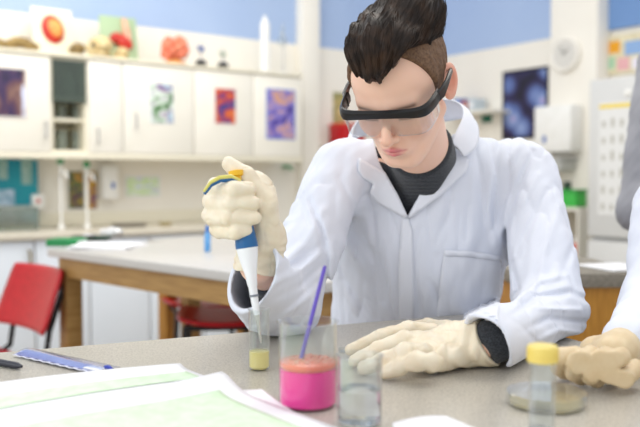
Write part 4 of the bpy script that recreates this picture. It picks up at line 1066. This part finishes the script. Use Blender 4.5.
# ---- gloves
def finger(p, pts, r, k=.004):
    d = None
    for i in range(len(pts) - 1):
        e = cap(p, pts[i], pts[i + 1], r[i], r[i + 1]); d = e if d is None else smin(d, e, k)
    return d
def wr(p, amp, fr=150): return amp * noise(p, fr, 20, 10) + .0012 * (1 - np.abs(noise(p, 95, 10, 8)) * 1.6).clip(0, 1) ** 2
g0 = 1.15
def glove_r(p):
    def Q(x, y, dy): return A(P(x, y, g0 + dy))
    d = ecap(p, Q(252, 195, .026), Q(262, 238, .026), .037, .028, .66, (.25, 1, 0))
    d = smin(d, cap(p, Q(260, 200, -.002), Q(265, 234, .01), .017, .017), .02)
    d = smin(d, cap(p, Q(264, 240, .035), WR + V(.002, 0, .004), .027, .029), .02)
    for i, (y, x0, x1, dx) in enumerate([(188, 213, 249, 0), (202, 209, 254, 0), (216.5, 208, 254, 0), (230, 215, 246, 0)]):
        r0 = (.0122, .0122, .0118, .0108)[i]
        fg = finger(p, [Q(240, y - 2, .040), Q(x0 + 3, y - 1, .022), Q(x0 + 5, y + 1, -.014), Q(x0 + 20, y + 1.5, -.036), Q(x1, y + 1, -.028)], [.013, r0 + .001, r0, r0, r0 - .0015])
        d = smin(d, fg, .005)
    th = finger(p, [Q(267, 228, .01), Q(266, 203, -.004), Q(246, 177, -.002), Q(229, 164, .002)], [.018, .0165, .0135, .0115], .008)
    d = smin(d, th, .007)
    cuff = (p - A(WR)) ; n_ = A(WR) - Q(262, 235, .03); n_ /= np.linalg.norm(n_)
    end = A(WR) - n_ * .0
    ring = cap(p, Q(264, 240, .035), end + n_ * .02, .032, .038)
    d = smin(d, ring, .01)
    d = d + wr(p, .0006) + .0010 * np.sin(((p - end) @ n_) * 420 + 2 * noise(p, 40, 30, 5)) * np.exp(-(((p - end) @ n_ + .02) / .03) ** 2)
    d = smax(d, (p - end) @ n_ - .006 - .003 * noise(p, 40, 33, 5), .002)
    return smax(d, -cap(p, end - n_ * .01, end + n_ * .05, .027, .030), .002)
v, f = sculpt(glove_r, (-.19, 1.07, 1.02), (-.03, 1.27, 1.25), .0014)
skin_obj('glove', v, f, M_GLOVE, man, None, MB0)
def glove_l(p):
    def Q(x, y, h): return A(PZ(x, y, TZ + h))
    d = smin(ecap(p, Q(466, 343, .028), Q(426, 349, .026), .035, .045, .52, (0.05, -.1, 1)), cap(p, Q(470, 353, .022), Q(432, 362, .018), .017, .016), .012)
    for pts, r in [([Q(432, 331, .032), Q(408, 329, .038), Q(380, 337, .030), Q(351, 350, .0115)], (.0135, .0125, .0115, .0095)),
                   ([Q(424, 341, .034), Q(404, 340, .040), Q(377, 350, .028), Q(355, 361, .0105)], (.0135, .0125, .0115, .0095)),
                   ([Q(424, 352, .032), Q(406, 352, .037), Q(384, 360, .024), Q(364, 368, .0105)], (.0135, .012, .011, .0095)),
                   ([Q(434, 362, .028), Q(418, 361, .030), Q(400, 367, .020), Q(384, 373, .0105)], (.013, .012, .011, .0092)),
                   ([Q(455, 330, .028), Q(428, 326, .022), Q(402, 331, .0125)], (.015, .0125, .0105))]:
        d = smin(d, finger(p, pts, r, .006), .006)
    wrp = A(WL); ax = wrp - Q(450, 343, .028); ax /= np.linalg.norm(ax)
    d = smin(d, cap(p, Q(455, 342, .03), wrp, .030, .0355), .02)
    u = (p - wrp) @ ax
    d = d + wr(p, .0006) + (.0012 * np.sin(u * 330 + 2.5 * noise(p, 30, 30, 5))) * np.exp(-((u + .03) / .045) ** 2)
    d = smax(d, u + .006 + .35 * (p[:, 2] - wrp[2]) - .002 * noise(p, 40, 33, 5), .002)
    d = smax(d, -cap(p, wrp - ax * .02, wrp + ax * .05, .027, .030), .002)
    return smax(d, TZ + .0012 - p[:, 2], .002)
v, f = sculpt(glove_l, (-.02, 1.0, .925), (.32, 1.33, 1.03), .0016)
skin_obj('glove', v, f, M_GLOVE, man, None, MB0)

# ================================================================== OTHER PEOPLE
def person(label, base, hO, pitch, yaw, Sa, Sb, Ea, Eb, Wa, Wb, ch, hp, feet, m_top, m_tr, toplabel, res=.006, box=None, coat=False, knees=None, handa=True, tone=None):
    t = thing('person', label, 'person', base); B0 = base
    a2l, l2a, _, _ = head_frame(hO, pitch, yaw); Sa, Sb, Ea, Eb, Wa, Wb, ch, hp = [A(x) for x in (Sa, Sb, Ea, Eb, Wa, Wb, ch, hp)]
    nb = (Sa + Sb) / 2 + V(0, 0, .03); n0 = A(l2a(np.array([[0, .02, -.05]], f32))[0])
    def bod(p, k=0):
        d = U(.08, ell(p, ch, (.16 + k, .11 + k, .19 + k)), ell(p, hp, (.16 + k, .12 + k, .15 + k)), cap(p, ch, hp, .12 + k))
        d = smin(d, cap(p, Sa * .9 + Sb * .1, Sb * .9 + Sa * .1, .05 + k), .06)
        for s_, e_, w_ in ((Sa, Ea, Wa), (Sb, Eb, Wb)): d = U(.03, d, cap(p, s_, e_, .045 + k, .036 + k), cap(p, e_, w_, .036 + k, .027 + k))
        return d
    def full(p):
        d = smin(bod(p, -.015), head_sdf(a2l(p).astype(f32)), .01)
        d = smin(d, cap(p, n0, nb, .05, .055), .02)
        for e_, w_ in ((Ea, Wa), (Eb, Wb)):
            n_ = (w_ - e_) / np.linalg.norm(w_ - e_); d = smin(d, ell(p, w_ + n_ * .03, (.02, .02, .02)), .02)
        return d
    lo = np.min([Sa, Sb, Ea, Eb, Wa, Wb, ch - .2, hp - .2, A(hO) - .13], 0) - .09; hi = np.max([Sa, Sb, Ea, Eb, Wa, Wb, ch + .2, hp + .2, A(hO) + .15], 0) + .09
    v, f = sculpt(full, lo, hi, res * .7); skin_obj('body', v, f, M_SKIN, t, head_tone(a2l(v)), B0)
    def top(p):
        d = bod(p, .012)
        if coat: d = smin(d, cap(p, hp, hp - V(0, 0, .2), .17, .2), .06)
        d = d + .003 * noise(p, 40, 4, 10) + .0015 * noise(p, 100, 14, 10)
        return smax(d, -cap(p, nb + V(0, 0, .03), n0, .06), .005)
    v, f = sculpt(top, lo - V(0, 0, .15), hi, res * .8); skin_obj(toplabel, v, f, m_top, t, None, B0)
    def tr(p):
        d = ell(p, hp, (.155, .12, .15))
        for s in (0, 1):
            k_ = A(knees[s]); a_ = A(feet[s]); d = U(.04, d, cap(p, hp + V((s * 2 - 1) * .08, 0, -.03), k_, .08, .06), cap(p, k_, a_ + V(0, 0, .06), .06, .045))
        return d
    allp = np.array([hp - .22, hp + .22] + [A(x) - .1 for x in feet + knees] + [A(x) + .1 for x in feet + knees])
    v, f = sculpt(tr, allp.min(0), allp.max(0), .012); skin_obj('trousers', v, f, m_tr, t, None, B0)
    for s in (0, 1):
        a_ = Vector(feet[s]) - Vector(B0); obj('shoe', MB().ell(a_ + Vector((0, -.05, .04)), (.045, .13, .04)).box(a_ + Vector((0, -.05, .012)), (.08, .25, .022), .008), M_SHOE, t)
    v, f = sculpt(lambda q: smax(smax(smin(skull_d(q) - .012, ell(q, (0, .05, .0), (.07, .07, .1)), .03) + .002 * noise(q, 90, 2, 8), -(q[:, 1] + .052 + .3 * (q[:, 2] - .06)), .01), -.06 - q[:, 2], .01), (-.13, -.13, -.13), (.13, .17, .17), .004)
    skin_obj('hair', l2a(v).astype(f32), f, M_HAIR, t, None, B0)
    return t
# neighbour at the right, in a white coat
nb_t = person('neighbour in white lab coat at right edge, cream gloved fist on the bench', (.86, 1.72, 0), (.80, 1.50, 1.36), PM(25), PM(-15),
       P(668, 205, 1.46), (.98, 1.52, 1.17), P(652, 306, 1.34), (.84, 1.24, .99), P(630, 342, 1.12), (.53, 1.00, .968), (.82, 1.62, 1.08), (.85, 1.74, .74), [(.74, 1.5, .12), (1.0, 1.52, .12)], M_COAT, M_TROU, 'lab_coat', coat=True, knees=[(.74, 1.42, .62), (1.0, 1.42, .62)])
def fist(p, bxx):
    def Q(x, y, h): return A(PZ(x, y, TZ + h))
    d = ecap(p, Q(596, 349, .030), Q(618, 353, .032), .022, .024, .85, (0, 0, 1))
    for i, (x, y) in enumerate([(563, 371), (578.5, 376), (594.5, 379), (609, 376)]):
        r_ = (.0102, .0104, .0104, .0102)[i]
        x_ = x
        fg = finger(p, [Q(x + 12, 355 + i * .5, .046), Q(x - 1, y - 14, .043), Q(x - 4, y - 3, .022), Q(x + 2, y + 1, .0125), Q(x + 10, y - 4, .013)], [r_ + .002, r_ + .0015, r_, r_ - .001, r_ - .002])
        d = smin(d, fg, .0016)
    d = smin(d, finger(p, [Q(636, 368, .026), Q(624, 379, .020), Q(607, 376, .026)], [.012, .011, .0100]), .003)
    return d
def glove_n(p):
    d = fist(p, 0); w_ = A(P(630, 342, 1.12)); c_ = A(PZ(612, 353, TZ + .034)); ax = (w_ - c_) / np.linalg.norm(w_ - c_)
    d = smin(d, cap(p, c_, w_ + ax * .01, .024, .029), .015)
    d = d + .0004 * noise(p, 200, 20, 10)
    d = smax(d, (p - w_) @ ax - .004, .002)
    return smax(d, TZ + .0012 - p[:, 2], .002)
M_GLOVE2 = mat('aged_latex', '#dcc8a4', .45, noise=(45, '#d3bb93', .35, .65), bump=(160, .12, .001), sss=.05)
v, f = sculpt(glove_n, (.24, .98, .925), (.6, 1.35, 1.04), .0017)
gl = skin_obj('glove', v, f, M_GLOVE2, nb_t, None, tuple(nb_t.location))
def glove_m(p):
    w_ = V(.53, 1.00, .965); d = ecap(p, w_, w_ + V(-.05, -.07, -.005), .032, .036, .6, (0, 0, 1))
    for i in range(4):
        a = w_ + V(-.03 - .022 * i + .01, -.09 + .012 * i, .0); d = smin(d, finger(p, [a, a + V(-.012, -.035, .004), a + V(-.02, -.065, -.018)], [.012, .011, .0095]), .005)
    d = smin(d, finger(p, [w_ + V(-.02, -.02, 0), w_ + V(-.07, -.02, -.012), w_ + V(-.095, -.035, -.02)], [.015, .012, .0105]), .006)
    return smax(d, TZ + .0012 - p[:, 2], .002)
v, f = sculpt(glove_m, (.34, .8, .92), (.62, 1.08, 1.03), .0025)
skin_obj('glove', v, f, M_GLOVE2, nb_t, None, tuple(nb_t.location))
# standing figure in grey behind
M_GREY = mat('grey_cloth', '#9a9aa0', .9, noise=(8, '#8f9096', .3, .7), bump=(500, .15, .001))
person('person in grey sleeves standing behind at the right edge, elbow bent', (1.12, 2.42, 0), (1.10, 2.3, 1.72), PM(10), PM(20),
       P(660, 62, 2.2), (1.28, 2.34, 1.50), P(636, 212, 2.16), (1.40, 2.25, 1.2), P(700, 175, 2.0), (1.2, 2.02, 1.22), (1.14, 2.36, 1.32), (1.15, 2.4, .98), [(1.02, 2.4, 0), (1.22, 2.44, 0)], M_GREY, M_TROU, 'grey_top', knees=[(1.02, 2.38, .52), (1.22, 2.42, .52)])
t = thing('lab_stool', 'stool under the neighbour at the right edge', 'stool', (.86, 1.78, 0))
obj('seat', MB().lathe([(0, .535), (.16, .535), (.17, .545), (.165, .56), (0, .56)], 32), M_RED, t)
for i in range(4):
    an = math.pi / 4 + i * math.pi / 2; obj('leg', MB().tube([(.11 * math.cos(an), .11 * math.sin(an), .535), (.19 * math.cos(an), .19 * math.sin(an), .005)], .011), M_BLACK, t)
# ================================================================== THINGS ON THE BENCH
def bt(px, py, h=0.0): return PZ(px, py, TZ + h)
# pipette, held in the right glove
tp = P(261, 343, 1.118); tt = P(235.5, 170, 1.135)
pa_ = (tt - tp); PL = pa_.length; pn = pa_ / PL
t = thing('micropipette', 'blue and white micropipette held upright in the cream glove', 'pipette', tuple(tp))
def pp(s, dx=0, dz=0, dy=0): return pn * s + Vector((dx, dy, dz))
Rq = pa_.to_track_quat('Z', 'Y').to_matrix()
M_PB = mat('pipette_blue', '#1d5f96', .32); M_PW = mat('pipette_white', '#eef0f3', .3); M_PY = mat('pipette_yellow', '#f0bc2c', .35)
obj('tip', MB().lathe([(0, 0), (.0011, 0), (.0032, .03), (.0036, .045), (0, .045)], 20, rot=Rq), mat('clear_tip', '#f6f4ea', .1, trans=.7), t)
obj('tip_cone', MB().lathe([(0, .04), (.0042, .04), (.0052, .055), (.0062, .080), (.0070, .082), (.0085, .098), (.0135, .122), (.0158, .136), (0, .136)], 28, rot=Rq), M_PW, t)
obj('grey_ring', MB().lathe([(.0055, .066), (.0066, .066), (.0066, .069), (.0055, .069)], 24, rot=Rq), mat('ring_grey', '#7d838c', .4), t)
obj('handle', MB().lathe([(0, .1355), (.0160, .1355), (.0160, .142), (.0148, .152), (.0135, .17), (.0135, PL - .026), (.0115, PL - .020), (0, PL - .020)], 28, rot=Rq), M_PB, t)
obj('plunger', MB().lathe([(0, PL - .021), (.0065, PL - .021), (.0068, PL - .010), (.0105, PL - .008), (.0108, PL - .001), (0, PL + .001)], 24, rot=Rq), M_PY, t)
hk = [P(240, 184, 1.128), P(231, 179, 1.118), P(220, 180, 1.112), P(211, 185, 1.11), P(204.5, 194, 1.112)]
obj('finger_hook', MB().tube([p - tp for p in hk], [.006, .0045, .0036, .003, .0022], 12), M_PB, t)
obj('hook_trim', MB().tube([p - tp + Vector((-.0005, -.002, .0034)) for p in hk], [.004, .0035, .003, .0025, .002], 10), mat('hook_yellow', '#d8cf6e', .35), t, label='yellow strip along the hook')

def glassware(name, label, cat, loc, r, h, th, liq=None, lm=None, rim=.001, lip=False, scat=None):
    t = thing(name, label, cat, tuple(loc))
    prof = [(0, 0), (r - .003, 0), (r, .003), (r, h - .003), (r + rim, h), (r - th + .0004, h + .0002), (r - th, h - .004), (r - th, .005), (r - th - .003, .0025), (0, .0025)]
    obj('glass_wall', MB().lathe(prof, 56), M_GLASS, t)
    return t
def liquid(t, r, z0, z1, m, name='liquid', label=None):
    o = obj(name, MB().lathe([(0, z0), (r - .003, z0), (r, z0 + .003), (r, z1 - .0006), (r - .001, z1), (0, z1 - .0003)], 48), m, t)
    if label: o['label'] = label
    return o
# small yellow vial
vl = bt(259.3, 369.5)
t = glassware('glass_vial', 'small clear vial of yellow liquid under the pipette tip', 'vial', vl, .0148, .086, .0012)
liquid(t, .0141, .0020, .027, mat('yellow_liquid', '#fdf0a0', .1, trans=.25, ior=1.33))
# pink beaker
bk = bt(308, 405)
t = glassware('glass_beaker', 'clear glass beaker of magenta liquid holding a violet rod', 'beaker', bk, .0345, .101, .0016, rim=.0022)
liquid(t, .0336, .0020, .0455, mat('magenta_liquid', '#ff3ea6', .2, trans=.08, ior=1.33))
liquid(t, .0336, .0456, .0535, mat('coral_liquid', '#ff9078', .2, trans=.1, ior=1.33), 'upper_layer', 'coral orange upper layer')
fo_ = MB()
for k in range(22):
    a_ = k * 2.4; r_ = .026 * math.sqrt((k + .5) / 22); fo_.ell((r_ * math.cos(a_) + .003, r_ * math.sin(a_) + .006, .0535), (.0042, .0042, .0016), u=10, v=6)
obj('foam', fo_, mat('foam_pink', '#f9b79c', .3, trans=.4), t)
# violet rod resting in it
r0 = P(289.5, 409, .895); r1 = P(325.5, 266, .93)
r0 = Vector((bk.x - .021, bk.y - .004, TZ + .006)); dirv = (P(325, 266, bk.y + .04) - r0)
t = thing('stirring_rod', 'violet stirring rod leaning in the magenta beaker', 'rod', tuple(r0))
obj('shaft', MB().tube([(0, 0, 0), dirv * .97], .0026, 14).ell((0, 0, 0), (.0032, .0032, .0032)), mat('violet_plastic', '#6450b8', .3), t)
obj('tip', MB().tube([dirv * .97, dirv], [.0026, .0018], 14), mat('violet_plastic', '#6450b8', .3), t)
# water beaker
wb = bt(359.5, 424)
t = glassware('glass_beaker', 'small clear glass beaker of water in front of the gloved fingertips', 'beaker', wb, .0245, .0765, .0014, rim=.0018)
liquid(t, .0238, .0020, .040, M_WATER, 'water')
# capped vial
cv = bt(541.5, 442)
t = glassware('glass_vial', 'tall clear vial with pale yellow screw cap in front of the petri dish', 'vial', cv, .0135, .083, .0012)
cp = [(0, .080), (.0150, .080)] 
obj('screw_cap', MB().lathe([(0, .0832), (.0150, .0832), (.0152, .0842), (.0152, .098), (.0142, .0998), (0, .1)], 40), mat('pale_yellow_cap', '#f0da78', .4), t)
rb = MB()
for k in range(28):
    a_ = k * 2 * math.pi / 28; rb.box((.0153 * math.cos(a_), .0153 * math.sin(a_), .0912), (.001, .0011, .012), 0, rotz(a_))
props(obj('cap_ribs', rb, mat('pale_yellow_cap'), t), kind=None)
liquid(t, .0129, .0020, .014, M_WATER, 'clear_sample')
# petri dish
pd = bt(546, 404.5)
t = thing('petri_dish', 'round clear petri dish with cream agar on the bench, right of centre', 'petri dish', tuple(pd))
obj('base', MB().lathe([(0, 0), (.0435, 0), (.0445, .001), (.0445, .013), (.0433, .013), (.0433, .0022), (0, .0022)], 56), M_GLASS, t)
obj('agar', MB().lathe([(0, .0023), (.0431, .0023), (.0431, .0062), (0, .0060)], 48), mat('agar', '#f3e3b4', .2, trans=.6, ior=1.3), t)
obj('lid', MB().lathe([(.0462, .004), (.0470, .004), (.0472, .0158), (.0462, .0166), (0, .0166), (0, .0156), (.0455, .0156), (.0460, .015)], 56), M_GLASS, t)
# dropper between the dish and the fist
t = thing('plastic_lid', 'tiny clear plastic lid beside the gloved fingertips', 'lid', tuple(bt(345, 352)))
obj('disc', MB().lathe([(0, 0), (.010, 0), (.0105, .001), (.0105, .006), (.0095, .006), (.0095, .0015), (0, .0015)], 30), M_GLASS, t)
obj('tab', MB().box((.013, 0, .004), (.008, .005, .0015), .0004), M_GLASS, t)
# sleeve of blue pipettes
q0, q1, q2, q3 = bt(18, 357), bt(30, 351.5), bt(121, 369.5), bt(99, 377)
ctr_ = (q0 + q1 + q2 + q3) / 4; dx_ = ((q2 - q1) + (q3 - q0)); dx_.z = 0; lx = dx_.length / 2; an_ = math.atan2(dx_.y, dx_.x)
t = thing('pipette_pack', 'flat clear plastic sleeve with a violet-blue strip, lying on the bench', 'packet', (ctr_.x, ctr_.y, TZ + .0006), an_)
wdp = .042
def pk_(u, v_):
    x = (u - .5) * lx * .96; y = (v_ - .5) * wdp
    z = .0035 + .0055 * math.sin(math.pi * v_) * (1 - .6 * u) * (1 + .02 * math.sin(u * 9)) 
    return Vector((x, y, z))
obj('blue_strip', MB().grid(lambda u, v_: pk_(u * .86 + .01, .04 + .92 * v_) - Vector((0, 0, .0020)), 30, 10), mat('violet_blue_sheet', '#4a56a8', .35, noise=(60, '#626eb8', .35, .65)), t, solid=.0016)
obj('clear_sleeve', MB().grid(pk_, 44, 14), thin_glass('clear_film', '#eef0ff', 1.4, .04, .12), t, solid=.0006)
obj('sealed_edge', MB().grid(lambda u, v_: Vector(((u - .5) * lx * .96, -wdp / 2 - .001 + .004 * v_, .0028 + .0006 * math.sin(u * 60))), 40, 2), mat('seal_white', '#e4e6f2', .3), t, solid=.0012)
obj('white_tag', MB().box((lx * .38, -.006, .004), (.03, .02, .003), .001), M_WHITE, t)
obj('blue_end', MB().tube([(lx * .43, .002, .006), (lx * .47, .002, .0055), (lx * .52, .001, .005)], [.002, .0042, .002], 12), mat('deep_blue_end', '#2a3fa8', .35), t)
obj('pen', MB().tube([(-.06, 0, .0052), (.055, 0, .0052), (.066, 0, .0052)], [.005, .005, .002], 14), mat('black_pen', '#2b2d38', .35), loc=bt(-8, 364.5, .0), rot=-.55, label='dark pen tip poking in at the left edge of the bench', cat='pen')
# ---- exercise book with curling pages, lower left
def sheet(name, c4, zf, m, parent, th=.0006, nu=40, nv=20, base=None):
    """sheet over the four bench points c4 (far-left, far-right, near-right, near-left); zf(u,v) height"""
    def fn(u, v_):
        a = c4[0].lerp(c4[1], u); b = c4[3].lerp(c4[2], u); p = a.lerp(b, v_); 
        return Vector((p.x, p.y, TZ + zf(u, v_))) - base
    return obj(name, MB().grid(fn, nu, nv), m, parent, solid=th)
bb = bt(60, 420)
t = thing('exercise_book', 'open booklet with pale green and white pages, lower left foreground', 'book', tuple(bb))
far = [bt(-90, 411), bt(190, 372.5), bt(250, 398), bt(-60, 452)]
sheet('cover', [bt(-95, 410), bt(186, 376), bt(330, 436), bt(-60, 520)], lambda u, v_: .0022, mat('booklet_cover', '#e9ebf2', .6), t, .0012, base=bb)
pg = lambda u, v_: .0062 + .004 * math.sin(u * 3.0) + .010 * math.exp(-((v_ - .98) / .16) ** 2) * (.5 + .5 * u) + .005 * math.exp(-((v_ - .0) / .1) ** 2)
p1_ = sheet('page', [bt(-92, 405), bt(180, 371.5), bt(226, 389), bt(-70, 446)], pg, M_PAPER, t, base=bb)
c1 = [bt(-92, 405), bt(180, 371.5), bt(226, 389), bt(-70, 446)]
def mix1(u, v_): return c1[0].lerp(c1[1], u).lerp(c1[3].lerp(c1[2], u), v_)
sheet('green_print', [mix1(.04, .32), mix1(.97, .32), mix1(.97, .66), mix1(.04, .66)], lambda u, v_: pg(.04 + .93 * u, .32 + .34 * v_) + .0014, M_GREENP, p1_, .0004, base=bb)
pg2 = lambda u, v_: .0075 + .017 * math.exp(-(v_ / .15) ** 2) * (.45 + .55 * u ** 2) + .003 * math.sin(u * 5 + v_ * 2)
p2_ = sheet('page', [bt(-70, 443), bt(222, 388), bt(345, 440), bt(0, 560)], pg2, mat('paper2', '#f1f1f4', .7), t, base=bb)
def gp(u, v_): return pg2(.04 + u * .88, .16 + .8 * v_) + .0016
c4 = [bt(-70, 443), bt(222, 388), bt(345, 440), bt(0, 560)]
def mix(u, v_): return c4[0].lerp(c4[1], u).lerp(c4[3].lerp(c4[2], u), v_)
sheet('green_print', [mix(.04, .16), mix(.92, .16), mix(.92, .96), mix(.04, .96)], gp, M_GREENP, p2_, .0004, base=bb)
lp = bt(265, 420)
o = sheet('loose_paper', [bt(212, 389.5), bt(262, 398), bt(352, 445), bt(250, 450)], lambda u, v_: .001 + .010 * (1 - v_) ** 3 * u * u + .001 * math.sin(u * 3), mat('paper_pinkish', '#f4f0f4', .7), None, base=lp); o.location = lp
props(o, 'white sheet with curled corner sliding out beneath the green booklet', 'paper')
o = None
lp = bt(440, 432)
o = sheet('loose_paper', [bt(392, 424), bt(446, 417), bt(500, 440), bt(400, 470)], lambda u, v_: .0012 + .003 * math.sin(u * 3.1), M_PAPER, None, base=lp); o.location = lp
props(o, 'corner of a white sheet at the bottom edge, right of the water beaker', 'paper')
# white sheet near the neighbour's sleeve
lp = bt(622, 340)
SC.cycles.use_denoising = True
